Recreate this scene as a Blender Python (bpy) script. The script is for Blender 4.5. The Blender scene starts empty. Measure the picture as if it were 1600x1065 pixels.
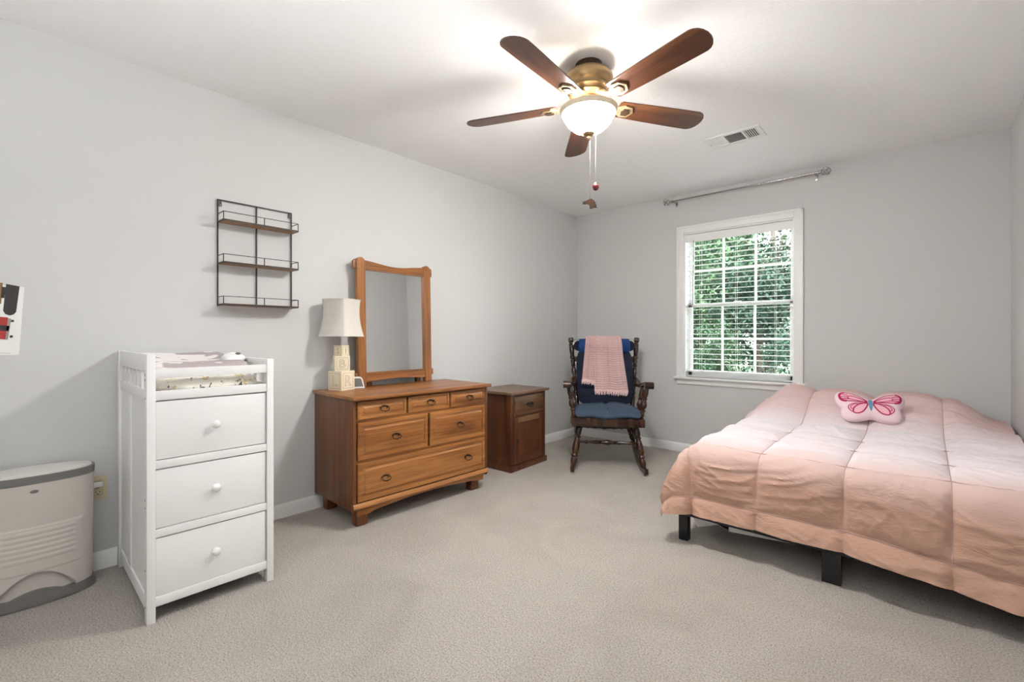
import bpy, bmesh, math, random
from mathutils import Vector, Matrix, noise
random.seed(7)
S = bpy.context.scene
COL = S.collection
PI = math.pi
W, H, NEAR = 3.322, 2.44, -5.6           # right wall x, ceiling z, near wall y (back wall is y=0, left wall x=0)

# ------------------------------------------------------------------ camera
cam = bpy.data.cameras.new('camera'); co = bpy.data.objects.new('camera', cam); COL.objects.link(co)
cam.sensor_width = 36.0; cam.lens = 36.0 * 723.83 / 1600.0
cam.shift_y = -8.0 / 1600.0
cam.clip_start = 0.02
co.location = (2.913, -4.359, 1.10)
co.rotation_euler = (PI / 2, 0, 0.7289)
S.camera = co
# ------------------------------------------------------------------ world, light, exposure
wd = bpy.data.worlds.new('sky'); S.world = wd; wd.use_nodes = True
bg = wd.node_tree.nodes['Background']; bg.inputs[0].default_value = (0.90, 0.96, 1.0, 1); bg.inputs[1].default_value = 4.5
S.view_settings.view_transform = 'Standard'; S.view_settings.look = 'None'
S.view_settings.gamma = 1.0; S.view_settings.use_curve_mapping = False
S.view_settings.exposure = 1.7
S.cycles.max_bounces = 10; S.cycles.diffuse_bounces = 6; S.cycles.glossy_bounces = 4
S.cycles.sample_clamp_indirect = 6.0
S.cycles.use_denoising = True
def area(name, loc, rot, sx, sy, power, color=(1, 1, 1), portal=False):
    l = bpy.data.lights.new(name, 'AREA'); l.shape = 'RECTANGLE'; l.size = sx; l.size_y = sy
    l.energy = power; l.color = color
    o = bpy.data.objects.new(name, l); COL.objects.link(o); o.location = loc; o.rotation_euler = rot
    if portal: l.cycles.is_portal = True
    return o
area('window_portal', (1.66, 0.17, 1.39), (-PI / 2, 0, 0), 0.95, 1.40, 1, portal=True)
FAN_GLOW = 72.0
BULB = 1.1
sl_ = bpy.data.lights.new('ceiling_fill', 'SPOT'); sl_.energy = 82; sl_.spot_size = math.radians(155); sl_.spot_blend = 1.0; sl_.shadow_soft_size = 0.08; sl_.color = (0.97, 0.985, 1.0)  # added fill behind the camera, aimed up to brighten ceiling and room
so = bpy.data.objects.new('ceiling_fill', sl_); COL.objects.link(so); so.location = (2.3, -4.8, 1.15); so.rotation_euler = (PI, 0, 0)

# ------------------------------------------------------------------ materials
def new_mat(name):
    m = bpy.data.materials.new(name); m.use_nodes = True
    nt = m.node_tree; b = nt.nodes['Principled BSDF']
    return m, nt, b
def link(nt, a, b): nt.links.new(a, b)
def mixc(nt, f, c1, c2):
    n = nt.nodes.new('ShaderNodeMix'); n.data_type = 'RGBA'
    for s, v in ((n.inputs[0], f), (n.inputs[6], c1), (n.inputs[7], c2)):
        if hasattr(v, 'links'): link(nt, v, s)
        elif isinstance(v, (int, float)): s.default_value = v
        else: s.default_value = (*v, 1)
    return n.outputs[2]
def tex(nt, scale, detail=3, dist=0.0, stretch=(1, 1, 1), rough=0.5, uv=False):
    tc = nt.nodes.new('ShaderNodeTexCoord'); mp = nt.nodes.new('ShaderNodeMapping')
    mp.inputs['Scale'].default_value = stretch
    link(nt, tc.outputs['UV' if uv else 'Object'], mp.inputs[0])
    n = nt.nodes.new('ShaderNodeTexNoise'); n.inputs['Scale'].default_value = scale
    n.inputs['Detail'].default_value = detail; n.inputs['Distortion'].default_value = dist; n.inputs['Roughness'].default_value = rough
    link(nt, mp.outputs[0], n.inputs['Vector'])
    return n.outputs['Fac']
def ramp(nt, fac, stops):
    r = nt.nodes.new('ShaderNodeValToRGB'); link(nt, fac, r.inputs[0])
    e = r.color_ramp.elements
    while len(e) < len(stops): e.new(0.5)
    for k, (p, c) in enumerate(stops):
        e[k].position = p; e[k].color = (*c, 1) if len(c) == 3 else c
    return r.outputs[0]
def bump(nt, b, h, strength, dist=0.01):
    n = nt.nodes.new('ShaderNodeBump'); n.inputs['Strength'].default_value = strength; n.inputs['Distance'].default_value = dist
    link(nt, h, n.inputs['Height']); link(nt, n.outputs[0], b.inputs['Normal'])
def plain(name, c, rough=0.5, metal=0.0, bscale=0, bstr=0.1, bdist=0.002, var=0.0, vscale=8, spec=0.5):
    m, nt, b = new_mat(name)
    b.inputs['Base Color'].default_value = (*c, 1); b.inputs['Roughness'].default_value = rough
    b.inputs['Metallic'].default_value = metal; b.inputs['Specular IOR Level'].default_value = spec
    if var:
        f = tex(nt, vscale, 3)
        link(nt, mixc(nt, f, [x * (1 - var) for x in c], [min(1, x * (1 + var)) for x in c]), b.inputs['Base Color'])
    if bscale: bump(nt, b, tex(nt, bscale, 3), bstr, bdist)
    return m
def wood(name, dark, mid, light, axis, rough=0.35, scale=9.0, spec=0.5):
    m, nt, b = new_mat(name)
    st = [1.0, 1.0, 1.0]; st[axis] = 0.07
    st2 = [1.0, 1.0, 1.0]; st2[axis] = 0.02
    f = tex(nt, scale, 5, 1.2, st, 0.6)
    f2 = tex(nt, scale * 14, 3, 0.2, st2, 0.6)
    c = ramp(nt, f, [(0.32, dark), (0.47, mid), (0.64, light)])
    g = ramp(nt, f2, [(0.36, (0.35, 0.33, 0.31)), (0.54, (1, 1, 1))])
    n = nt.nodes.new('ShaderNodeMix'); n.data_type = 'RGBA'; n.blend_type = 'MULTIPLY'; n.inputs[0].default_value = 0.55
    link(nt, c, n.inputs[6]); link(nt, g, n.inputs[7]); link(nt, n.outputs[2], b.inputs['Base Color'])
    b.inputs['Roughness'].default_value = rough; b.inputs['Specular IOR Level'].default_value = spec
    bump(nt, b, f2, 0.12, 0.001)
    return m
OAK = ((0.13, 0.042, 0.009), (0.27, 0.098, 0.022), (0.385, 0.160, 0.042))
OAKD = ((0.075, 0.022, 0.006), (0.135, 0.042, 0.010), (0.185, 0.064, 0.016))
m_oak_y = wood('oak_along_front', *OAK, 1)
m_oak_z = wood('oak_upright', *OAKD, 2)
m_oak_mz = wood('oak_mirror_post', *OAK, 2)
RED = ((0.040, 0.011, 0.004), (0.085, 0.025, 0.008), (0.15, 0.050, 0.015))
m_red_y = wood('dark_wood_sheen_front', (0.09, 0.042, 0.017), (0.17, 0.085, 0.036), (0.25, 0.14, 0.065), 1, 0.36)  # lighter and greyer than the carcass wood: sheen put into the colour
m_red_z = wood('dark_wood_upright', *RED, 2, 0.38)
m_red_top = wood('dark_wood_top', (0.10, 0.05, 0.028), (0.16, 0.085, 0.05), (0.21, 0.12, 0.075), 1, 0.3)
m_chair = wood('dark_turned_wood', (0.010, 0.005, 0.003), (0.026, 0.010, 0.005), (0.060, 0.023, 0.009), 2, 0.2)
m_blade = wood('fan_blade_wood', (0.045, 0.015, 0.007), (0.075, 0.025, 0.010), (0.14, 0.052, 0.019), 0, 0.3, 11)
m_shelf_wood = wood('shelf_board_wood', (0.20, 0.10, 0.045), (0.29, 0.155, 0.075), (0.36, 0.2, 0.1), 1, 0.6)
m_black_metal = plain('black_iron', (0.012, 0.012, 0.012), 0.5)
m_white_paint = plain('white_painted_wood', (0.76, 0.755, 0.745), 0.4, bscale=60, bstr=0.03)
m_trim = plain('white_trim_paint', (0.80, 0.80, 0.79), 0.4)
m_vinyl = plain('white_vinyl', (0.86, 0.87, 0.87), 0.35)
m_blind = plain('white_blind', (0.82, 0.82, 0.80), 0.45)
m_dark = plain('dark_void', (0.01, 0.01, 0.01), 0.9)
m_brass_dark = plain('antique_bronze_pull', (0.06, 0.038, 0.025), 0.35, 0.9)
m_bronze = plain('fan_bronze', (0.30, 0.20, 0.10), 0.42, 0.75, var=0.15, vscale=20)
m_bronze_dark = plain('fan_dark_bronze', (0.05, 0.028, 0.015), 0.45, 0.6)
m_iron_plate = plain('fan_bracket_antique_gold', (0.46, 0.34, 0.2), 0.4, 0.7)
m_cream = plain('cream_painted_wood', (0.74, 0.66, 0.49), 0.6, bscale=40, bstr=0.1, var=0.07, vscale=25)
m_engrave = plain('engraved_brown_line', (0.36, 0.28, 0.16), 0.8)
m_shade = plain('ivory_fabric', (0.62, 0.59, 0.54), 0.9, bscale=500, bstr=0.15, bdist=0.001)
m_steel = plain('brushed_nickel', (0.42, 0.42, 0.41), 0.25, 1.0)
m_pail = plain('beige_white_plastic', (0.57, 0.53, 0.485), 0.42)
m_pail_lid = plain('pale_plastic_lid', (0.68, 0.66, 0.62), 0.35)
m_pail_grey = plain('grey_plastic', (0.17, 0.165, 0.155), 0.45)
m_ivory = plain('ivory_plastic', (0.62, 0.55, 0.38), 0.4)
m_white_plastic = plain('white_plastic', (0.80, 0.80, 0.78), 0.35)
m_paper = plain('white_paper', (0.78, 0.76, 0.74), 0.7)
m_print_dark = plain('print_charcoal', (0.03, 0.026, 0.025), 0.6, var=0.4, vscale=60)
m_print_brown = plain('print_brown', (0.22, 0.12, 0.045), 0.6)
m_print_red = plain('print_red', (0.38, 0.03, 0.025), 0.6, var=0.4, vscale=90)
m_print_grey = plain('print_grey', (0.30, 0.26, 0.23), 0.6)
m_denim = plain('navy_twill', (0.016, 0.021, 0.036), 0.95, bscale=350, bstr=0.3, bdist=0.002, var=0.18, vscale=30, spec=0.2)
m_denim_light = plain('slate_blue_twill', (0.050, 0.074, 0.112), 0.95, bscale=350, bstr=0.3, bdist=0.002, var=0.15, vscale=30, spec=0.2)
m_roll = plain('bright_navy_fabric', (0.016, 0.052, 0.175), 0.95, bscale=350, bstr=0.3, bdist=0.002, var=0.15, vscale=20, spec=0.2)
m_knit = plain('pink_knit', (0.92, 0.69, 0.67), 0.95, bscale=300, bstr=0.5, bdist=0.003, var=0.06, vscale=80, spec=0.15)
m_black_paint = plain('black_bed_metal', (0.006, 0.006, 0.007), 0.5)
m_mattress = plain('white_mattress_cloth', (0.7, 0.7, 0.7), 0.9)
m_lining = plain('white_lining_cloth', (0.72, 0.71, 0.70), 0.9)
m_plush = plain('pale_pink_plush', (0.80, 0.62, 0.66), 0.95, bscale=160, bstr=0.35, bdist=0.004, spec=0.15)
m_magenta = plain('magenta_print', (0.42, 0.028, 0.10), 0.9, spec=0.15)
m_wingpink = plain('pink_wing_print', (0.80, 0.45, 0.52), 0.9, spec=0.15)
m_bluebody = plain('blue_print', (0.13, 0.28, 0.45), 0.9, spec=0.15)
m_horse = plain('brown_carved_wood', (0.065, 0.021, 0.008), 0.4)
m_mane = plain('black_mane', (0.012, 0.01, 0.009), 0.5)
m_ladybird = plain('deep_red_glaze', (0.15, 0.012, 0.012), 0.3)
m_bark = plain('bark', (0.12, 0.09, 0.07), 0.9, bscale=20, bstr=0.6)
m_grass = plain('grass', (0.06, 0.105, 0.035), 0.95, var=0.35, vscale=3)
m_brick = plain('outside_wall', (0.5, 0.45, 0.4), 0.9)

def mk_walls(name, c, bs):
    m, nt, b = new_mat(name)
    b.inputs['Base Color'].default_value = (*c, 1); b.inputs['Roughness'].default_value = 0.75
    b.inputs['Specular IOR Level'].default_value = 0.25
    bump(nt, b, tex(nt, 140, 3), bs, 0.002)
    return m
m_wall = mk_walls('pale_grey_wall_paint', (0.585, 0.585, 0.58), 0.10)
def mk_ceiling():
    m, nt, b = new_mat('stippled_ceiling')
    b.inputs['Base Color'].default_value = (0.88, 0.88, 0.88, 1); b.inputs['Roughness'].default_value = 0.9
    f = tex(nt, 38, 5, 1.6, (1, 1, 1), 0.65)
    r = ramp(nt, f, [(0.46, (0, 0, 0)), (0.60, (1, 1, 1))])
    bump(nt, b, r, 0.30, 0.010)
    return m
m_ceiling = mk_ceiling()
def mk_carpet():
    m, nt, b = new_mat('cut_pile_carpet')
    a = tex(nt, 170, 4, 0.0, (1, 1, 1), 0.7); p = tex(nt, 2.2, 5, 1.0); q = tex(nt, 45, 4)
    c = ramp(nt, a, [(0.30, (0.29, 0.245, 0.205)), (0.46, (0.63, 0.572, 0.508)), (0.62, (0.84, 0.79, 0.725))])
    d = ramp(nt, p, [(0.36, (0.91, 0.905, 0.90)), (0.62, (1.0, 1.0, 1.0))])
    n = nt.nodes.new('ShaderNodeMix'); n.data_type = 'RGBA'; n.blend_type = 'MULTIPLY'; n.inputs[0].default_value = 1
    link(nt, c, n.inputs[6]); link(nt, d, n.inputs[7]); link(nt, n.outputs[2], b.inputs['Base Color'])
    b.inputs['Roughness'].default_value = 1.0; b.inputs['Specular IOR Level'].default_value = 0.1
    ad = nt.nodes.new('ShaderNodeMath'); ad.operation = 'ADD'; link(nt, a, ad.inputs[0]); link(nt, q, ad.inputs[1])
    bump(nt, b, ad.outputs[0], 1.0, 0.016)
    return m
m_carpet = mk_carpet()
def mk_glass():
    m, nt, b = new_mat('clear_glass')
    t = nt.nodes.new('ShaderNodeBsdfTransparent'); g = nt.nodes.new('ShaderNodeBsdfGlossy'); g.inputs['Roughness'].default_value = 0.02
    x = nt.nodes.new('ShaderNodeMixShader'); f = nt.nodes.new('ShaderNodeFresnel'); f.inputs[0].default_value = 1.25
    link(nt, f.outputs[0], x.inputs[0]); link(nt, t.outputs[0], x.inputs[1]); link(nt, g.outputs[0], x.inputs[2])
    link(nt, x.outputs[0], nt.nodes['Material Output'].inputs[0])
    return m
m_glass = mk_glass()
m_mirror = plain('mirror_silver', (0.97, 0.98, 0.98), 0.015, 1.0)
def mk_bowl():
    m, nt, b = new_mat('lit_frosted_glass')
    b.inputs['Base Color'].default_value = (0.9, 0.85, 0.75, 1)
    b.inputs['Emission Color'].default_value = (1.0, 0.975, 0.94, 1); b.inputs['Emission Strength'].default_value = FAN_GLOW
    return m
m_bowl = mk_bowl()
m_bowl_rim = plain('cream_frosted_glass', (0.72, 0.62, 0.46), 0.3)
def mk_quilt():
    m, nt, b = new_mat('ombre_quilt_cotton')
    tc = nt.nodes.new('ShaderNodeTexCoord'); sp = nt.nodes.new('ShaderNodeSeparateXYZ'); link(nt, tc.outputs['UV'], sp.inputs[0])
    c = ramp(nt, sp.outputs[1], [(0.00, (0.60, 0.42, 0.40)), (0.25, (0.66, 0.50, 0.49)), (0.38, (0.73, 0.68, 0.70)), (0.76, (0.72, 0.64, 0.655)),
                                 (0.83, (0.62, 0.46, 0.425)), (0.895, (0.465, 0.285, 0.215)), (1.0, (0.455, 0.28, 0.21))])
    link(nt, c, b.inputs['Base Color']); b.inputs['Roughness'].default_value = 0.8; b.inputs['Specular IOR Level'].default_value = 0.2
    bump(nt, b, tex(nt, 16, 6, 2.0, (1, 2.2, 2.2)), 0.30, 0.012)
    return m
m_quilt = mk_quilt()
m_seam = plain('quilt_stitching', (0.45, 0.30, 0.27), 0.9)
def mk_blobs(name, base, spot, scale, lo, hi, extra=None):
    m, nt, b = new_mat(name)
    f = tex(nt, scale, 1.2, 0.3)
    c = ramp(nt, f, [(lo, base), (hi, spot)])
    if extra:
        f2 = tex(nt, scale * 1.7, 2, 0.6)
        k = ramp(nt, f2, [(0.63, (0, 0, 0)), (0.66, (1, 1, 1))])
        c = mixc(nt, k, c, extra)
    link(nt, c, b.inputs['Base Color']); b.inputs['Roughness'].default_value = 0.9; b.inputs['Specular IOR Level'].default_value = 0.2
    return m
m_cloud = mk_blobs('grey_cloud_print', (0.42, 0.37, 0.37), (0.80, 0.76, 0.74), 9.5, 0.49, 0.505)
m_floral = mk_blobs('cream_floral_print', (0.80, 0.76, 0.68), (0.62, 0.50, 0.28), 26, 0.60, 0.66, (0.10, 0.10, 0.11))
def mk_leaf(name, a, b_):
    m, nt, b = new_mat(name)
    f = tex(nt, 1.3, 3)
    link(nt, mixc(nt, f, a, b_), b.inputs['Base Color']); b.inputs['Roughness'].default_value = 0.8; b.inputs['Specular IOR Level'].default_value = 0.1
    return m
m_leafs = [mk_leaf('dark_leaves', (0.026, 0.05, 0.028), (0.06, 0.105, 0.055)), mk_leaf('mid_leaves', (0.04, 0.078, 0.04), (0.10, 0.17, 0.08)),
           mk_leaf('blue_green_leaves', (0.026, 0.05, 0.036), (0.06, 0.10, 0.068))]

# ------------------------------------------------------------------ mesh helpers
def sm(a, b, x):
    t_ = min(1, max(0, (x - a) / (b - a))); return t_ * t_ * (3 - 2 * t_)
def BM(): return bmesh.new()
def box(bm, x0, x1, y0, y1, z0, z1, bev=0.0, seg=2):
    v = bmesh.ops.create_cube(bm, size=1.0)['verts']
    for p in v:
        p.co = Vector(((x0 + x1) / 2 + p.co.x * (x1 - x0), (y0 + y1) / 2 + p.co.y * (y1 - y0), (z0 + z1) / 2 + p.co.z * (z1 - z0)))
    if bev:
        e = list({e for p in v for e in p.link_edges})
        bmesh.ops.bevel(bm, geom=e, offset=bev, segments=seg, affect='EDGES', profile=0.6)
def frame_of(d):
    d = d.normalized(); a = Vector((0, 0, 1)) if abs(d.z) < 0.95 else Vector((0, 1, 0))
    u = d.cross(a).normalized(); return u, d.cross(u).normalized()
def lathe(bm, p, q, prof, n=16, cap=True):
    p, q = Vector(p), Vector(q); u, v = frame_of(q - p); rings = []
    for t, r in prof:
        c = p.lerp(q, t)
        rings.append([bm.verts.new(c + (u * math.cos(2 * PI * k / n) + v * math.sin(2 * PI * k / n)) * max(r, 1e-5)) for k in range(n)])
    for a, b in zip(rings, rings[1:]):
        for k in range(n): bm.faces.new((a[k], a[(k + 1) % n], b[(k + 1) % n], b[k]))
    if cap:
        bm.faces.new(rings[0][::-1]); bm.faces.new(rings[-1])
def rod(bm, p, q, r0, r1=None, n=10): lathe(bm, p, q, [(0, r0), (1, r0 if r1 is None else r1)], n)
def sweep(bm, pts, r, n=8, closed=False, sec=None, side=None):
    # sweep a round (radius r) or custom 2D section along points; side fixes the first section axis
    pts = [Vector(p) for p in pts]; N = len(pts); rings = []; u = None
    for k in range(N):
        a = pts[(k - 1) % N] if closed or k else pts[k]; b = pts[(k + 1) % N] if closed or k < N - 1 else pts[k]
        d = (b - a).normalized()
        if side is not None: u = Vector(side)
        elif u is None: u = frame_of(d)[0]
        u = (u - d * u.dot(d)).normalized(); v = d.cross(u)
        rr = r[k] if isinstance(r, (list, tuple)) else r
        if sec: ring = [pts[k] + (u * sx + v * sy) * (rr if r else 1) for sx, sy in sec]
        else: ring = [pts[k] + (u * math.cos(2 * PI * j / n) + v * math.sin(2 * PI * j / n)) * rr for j in range(n)]
        rings.append([bm.verts.new(c) for c in ring])
    m = len(rings[0]); R = rings + ([rings[0]] if closed else [])
    for a, b in zip(R, R[1:]):
        for j in range(m): bm.faces.new((a[j], a[(j + 1) % m], b[(j + 1) % m], b[j]))
    if not closed: bm.faces.new(rings[0][::-1]); bm.faces.new(rings[-1])
def prism(bm, poly, d0, d1, plane='yz'):
    f = {'yz': lambda a, b, d: (d, a, b), 'xz': lambda a, b, d: (a, d, b), 'xy': lambda a, b, d: (a, b, d)}[plane]
    A = [bm.verts.new(f(a, b, d0)) for a, b in poly]; B = [bm.verts.new(f(a, b, d1)) for a, b in poly]; n = len(poly)
    bm.faces.new(A[::-1]); bm.faces.new(B)
    for k in range(n): bm.faces.new((A[k], A[(k + 1) % n], B[(k + 1) % n], B[k]))
def grid(bm, nu, nv, f, cu=False, uvf=None):
    R = [[bm.verts.new(f(i / nu, j / nv)) for j in range(nv + 1)] for i in range(nu if cu else nu + 1)]
    L = bm.loops.layers.uv.verify() if uvf else None
    for i in range(nu):
        for j in range(nv):
            i2 = (i + 1) % nu if cu else i + 1
            fc = bm.faces.new((R[i][j], R[i2][j], R[i2][j + 1], R[i][j + 1]))
            if L:
                for lp, (a, b) in zip(fc.loops, ((i, j), (i + 1, j), (i + 1, j + 1), (i, j + 1))): lp[L].uv = uvf(a / nu, b / nv)
    return R
def uvsphere(bm, c, rx, ry, rz, nu=16, nv=10):
    c = Vector(c); lathe(bm, c + Vector((0, 0, -1)), c + Vector((0, 0, 1)), [((1 - math.cos(PI * j / nv)) / 2, math.sin(PI * j / nv)) for j in range(nv + 1)], nu)
    bm.verts.ensure_lookup_table()
    for v in bm.verts[-nu * (nv + 1):]:
        d = v.co - c; v.co = c + Vector((d.x * rx, d.y * ry, d.z * rz))
def put(o, parent=None):
    COL.objects.link(o)
    if parent: o.parent = parent
    return o
def obj(name, bm, mat, parent=None, angle=35, recalc=True):
    if recalc: bmesh.ops.recalc_face_normals(bm, faces=bm.faces[:])
    me = bpy.data.meshes.new(name); bm.to_mesh(me); bm.free()
    for m in (mat if isinstance(mat, (list, tuple)) else [mat]): me.materials.append(m)
    me.shade_smooth(); me.set_sharp_from_angle(angle=math.radians(angle))
    return put(bpy.data.objects.new(name, me), parent)
def tag(o, label, cat, group=None):
    o['label'] = label; o['category'] = cat
    if group: o['group'] = group
    return o
def thing(name, label, cat, loc=(0, 0, 0), rz=0.0, group=None):
    o = bpy.data.objects.new(name, None); COL.objects.link(o); o.empty_display_size = 0.05
    o.location = loc; o.rotation_euler = (0, 0, rz)
    return tag(o, label, cat, group)
def struct(name, bm, m, parent=None, angle=35):
    o = obj(name, bm, m, parent, angle)
    if not parent: o['kind'] = 'structure'
    return o
def B1(name, dims, mat, parent, bev=0.0):
    bm = BM(); box(bm, *dims, bev); return obj(name, bm, mat, parent)
def clone(o, parent, name=None):
    c = o.copy(); COL.objects.link(c); c.parent = parent
    return c

# ------------------------------------------------------------------ room shell
bm = BM(); box(bm, -0.12, W + 0.12, NEAR - 0.12, 0.14, -0.10, 0.0); struct('floor', bm, m_carpet)
bm = BM(); box(bm, -0.12, W + 0.12, NEAR - 0.12, 0.14, H, H + 0.10); struct('ceiling', bm, m_ceiling)
bm = BM(); box(bm, -0.12, 0.0, NEAR - 0.12, 0.14, 0, H); struct('wall_left', bm, m_wall)
bm = BM(); box(bm, W, W + 0.12, NEAR - 0.12, 0.14, 0, H); struct('wall_right', bm, m_wall)
OX0, OX1, OZ0, OZ1 = 1.208, 2.112, 0.715, 2.066            # window opening in the back wall
bm = BM()
box(bm, 0, OX0, 0, 0.14, 0, H); box(bm, OX1, W, 0, 0.14, 0, H); box(bm, OX0, OX1, 0, 0.14, 0, OZ0); box(bm, OX0, OX1, 0, 0.14, OZ1, H)
struct('wall_back', bm, m_wall)
bm = BM(); box(bm, -0.12, W + 0.12, NEAR - 0.12, NEAR, 0, H)
struct('wall_near', bm, m_wall)
def base_prof(bm, a, b, nrm):
    a, b, nrm = Vector(a), Vector(b), Vector(nrm)
    prof = [(0.0, 0.0), (0.014, 0.0), (0.014, 0.066), (0.011, 0.074), (0.006, 0.079), (0.005, 0.084), (0.0, 0.084)]
    A = [bm.verts.new(a + nrm * x + Vector((0, 0, z))) for x, z in prof]; B = [bm.verts.new(b + nrm * x + Vector((0, 0, z))) for x, z in prof]
    n = len(prof); bm.faces.new(A); bm.faces.new(B[::-1])
    for k in range(n): bm.faces.new((A[k], A[(k + 1) % n], B[(k + 1) % n], B[k]))
for nm, a, b, nr in (('baseboard_left', (0, NEAR, 0), (0, 0, 0), (1, 0, 0)), ('baseboard_back', (0, 0, 0), (W, 0, 0), (0, -1, 0)), ('baseboard_right', (W, NEAR, 0), (W, 0, 0), (-1, 0, 0))):
    bm = BM(); base_prof(bm, a, b, nr); struct(nm, bm, m_trim)
# window_1: casing, stool, apron, two sashes with muntins and panes
w1 = bpy.data.objects.new('window_1', None); COL.objects.link(w1); w1['kind'] = 'structure'; w1.location = (0, 0, 0)
CW = 0.066
def casing(bm, x0, x1, z0, z1):
    box(bm, x0, x1, -0.016, 0.0, z0, z1, 0.004)
for nm, d in (('casing', (OX0 - CW, OX0, OZ0, OZ1 + CW)), ('casing', (OX1, OX1 + CW, OZ0, OZ1 + CW)), ('casing', (OX0, OX1, OZ1, OZ1 + CW))):
    bm = BM(); casing(bm, *d)
    x0, x1, z0, z1 = d
    if x1 - x0 < 0.2:
        s = x0 if x0 < 1.6 else x1 - 0.018
        box(bm, s, s + 0.018, -0.024, -0.014, z0, z1, 0.003)
    else: box(bm, x0 - 0.066, x1 + 0.066, -0.024, -0.014, z1 - 0.018, z1, 0.003)
    obj(nm, bm, m_trim, w1)
B1('sill', (OX0 - 0.085, OX1 + 0.085, -0.052, 0.06, OZ0 - 0.018, OZ0, ), m_trim, w1, 0.004)
B1('apron', (OX0 - CW, OX1 + CW, -0.016, 0.0, OZ0 - 0.068, OZ0 - 0.018), m_trim, w1, 0.003)
bm = BM()
for d in ((OX0, OX0 + 0.012, 0, 0.14, OZ0, OZ1), (OX1 - 0.012, OX1, 0, 0.14, OZ0, OZ1), (OX0, OX1, 0, 0.14, OZ1 - 0.012, OZ1), (OX0, OX1, 0.05, 0.14, OZ0, OZ0 + 0.012)): box(bm, *d)
obj('jamb', bm, m_vinyl, w1)
def sash(z0, z1, y0, y1, top, bot):
    x0, x1 = OX0 + 0.012, OX1 - 0.012; st = 0.034
    bm = BM(); box(bm, x0, x0 + st, y0, y1, z0, z1, 0.003); box(bm, x1 - st, x1, y0, y1, z0, z1, 0.003)
    box(bm, x0, x1, y0, y1, z1 - top, z1, 0.003); box(bm, x0, x1, y0, y1, z0, z0 + bot, 0.003)
    s = obj('sash', bm, m_vinyl, w1)
    gx0, gx1, gz0, gz1 = x0 + st, x1 - st, z0 + bot, z1 - top; ym = (y0 + y1) / 2
    for k in (1, 2):
        c = gx0 + (gx1 - gx0) * k / 3; B1('muntin', (c - 0.009, c + 0.009, ym - 0.008, ym + 0.008, gz0, gz1), m_vinyl, s, 0.002)
    c = (gz0 + gz1) / 2; B1('muntin', (gx0, gx1, ym - 0.0075, ym + 0.0075, c - 0.009, c + 0.009), m_vinyl, s, 0.002)
    for i in range(3):
        for j in range(2):
            a = gx0 + (gx1 - gx0) * i / 3; b = gz0 + (gz1 - gz0) * j / 2
            B1('pane', (a, a + (gx1 - gx0) / 3, ym - 0.002, ym + 0.002, b, b + (gz1 - gz0) / 2), m_glass, s)
    return s
s_low = sash(OZ0 + 0.012, 1.405, 0.075, 0.102, 0.034, 0.05)
sash(1.372, OZ1 - 0.012, 0.106, 0.134, 0.034, 0.034)
B1('sash_lock', (1.63, 1.69, 0.060, 0.076, 1.395, 1.412), m_white_plastic, w1, 0.003)
# ------------------------------------------------------------------ window blind
t = thing('window_blind', 'white two inch slat blind hanging open inside the window', 'blind', ((OX0 + OX1) / 2, 0.035, 2.05))
hw = (OX1 - OX0) / 2 - 0.016
B1('valance', (-hw - 0.004, hw + 0.004, -0.030, -0.018, -0.072, 0.0), m_blind, t, 0.003)
B1('headrail', (-hw, hw, -0.017, 0.028, -0.045, -0.002), m_blind, t, 0.002)
sl = None; z = -0.105; SN = 0
while z > -1.255:
    if sl is None:
        bm = BM()
        prism(bm, [(-0.024, -0.0004), (-0.012, 0.0006), (0, 0.001), (0.012, 0.0006), (0.024, -0.0004), (0.024, -0.0026), (0.012, -0.0016), (0, -0.0012), (-0.012, -0.0016), (-0.024, -0.0026)], -hw, hw, 'yz')
        sl = obj('slat', bm, m_blind, t); o = sl
    else: o = clone(sl, t)
    o.location = (0, 0, z); o.rotation_euler = (0, 0, 0); z -= 0.046; SN += 1
B1('bottom_rail', (-hw, hw, -0.024, 0.024, -1.286, -1.270), m_blind, t, 0.003)
for x in (-0.31, 0.0, 0.31):
    bm = BM(); rod(bm, (x, -0.026, -0.05), (x, -0.026, -1.285), 0.0012, n=6); rod(bm, (x, 0.026, -0.05), (x, 0.026, -1.285), 0.0012, n=6)
    obj('ladder_cord', bm, m_blind, t)
bm = BM(); rod(bm, (-0.365, -0.034, -0.06), (-0.37, -0.036, -0.66), 0.0042, n=8); o = obj('tilt_wand', bm, m_pail_grey, t); o['label'] = 'grey tilt wand'

# ------------------------------------------------------------------ outside
bm = BM(); box(bm, -40, 30, 0.2, 70, -0.75, -0.55); struct('ground', bm, m_grass)
def crown(n, seed, rx, rz, leaf):
    r = random.Random(seed); bm = BM(); cl = []
    for _ in range(46):
        d = Vector((r.gauss(0, 1), r.gauss(0, 1), r.gauss(0, 1))).normalized() * r.random() ** 0.4
        cl.append((Vector((d.x * rx, d.y * rx, d.z * rz)), r.uniform(0.35, 0.8)))
    for k in range(n):
        c, rad = cl[k % len(cl)]
        p = c + Vector((r.gauss(0, 1), r.gauss(0, 1), r.gauss(0, 0.8))) * rad * 0.55
        q = Matrix.Rotation(r.uniform(0, 6.28), 3, 'Z') @ Matrix.Rotation(r.uniform(-1.1, 1.1), 3, 'X')
        s = leaf * r.uniform(0.6, 1.3)
        vs = [bm.verts.new(p + q @ Vector(v)) for v in ((0, -s, 0), (s * 0.5, 0, s * 0.12), (0, s, 0), (-s * 0.5, 0, s * 0.12))]
        bm.faces.new(vs)
    return bm
protos = []
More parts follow.
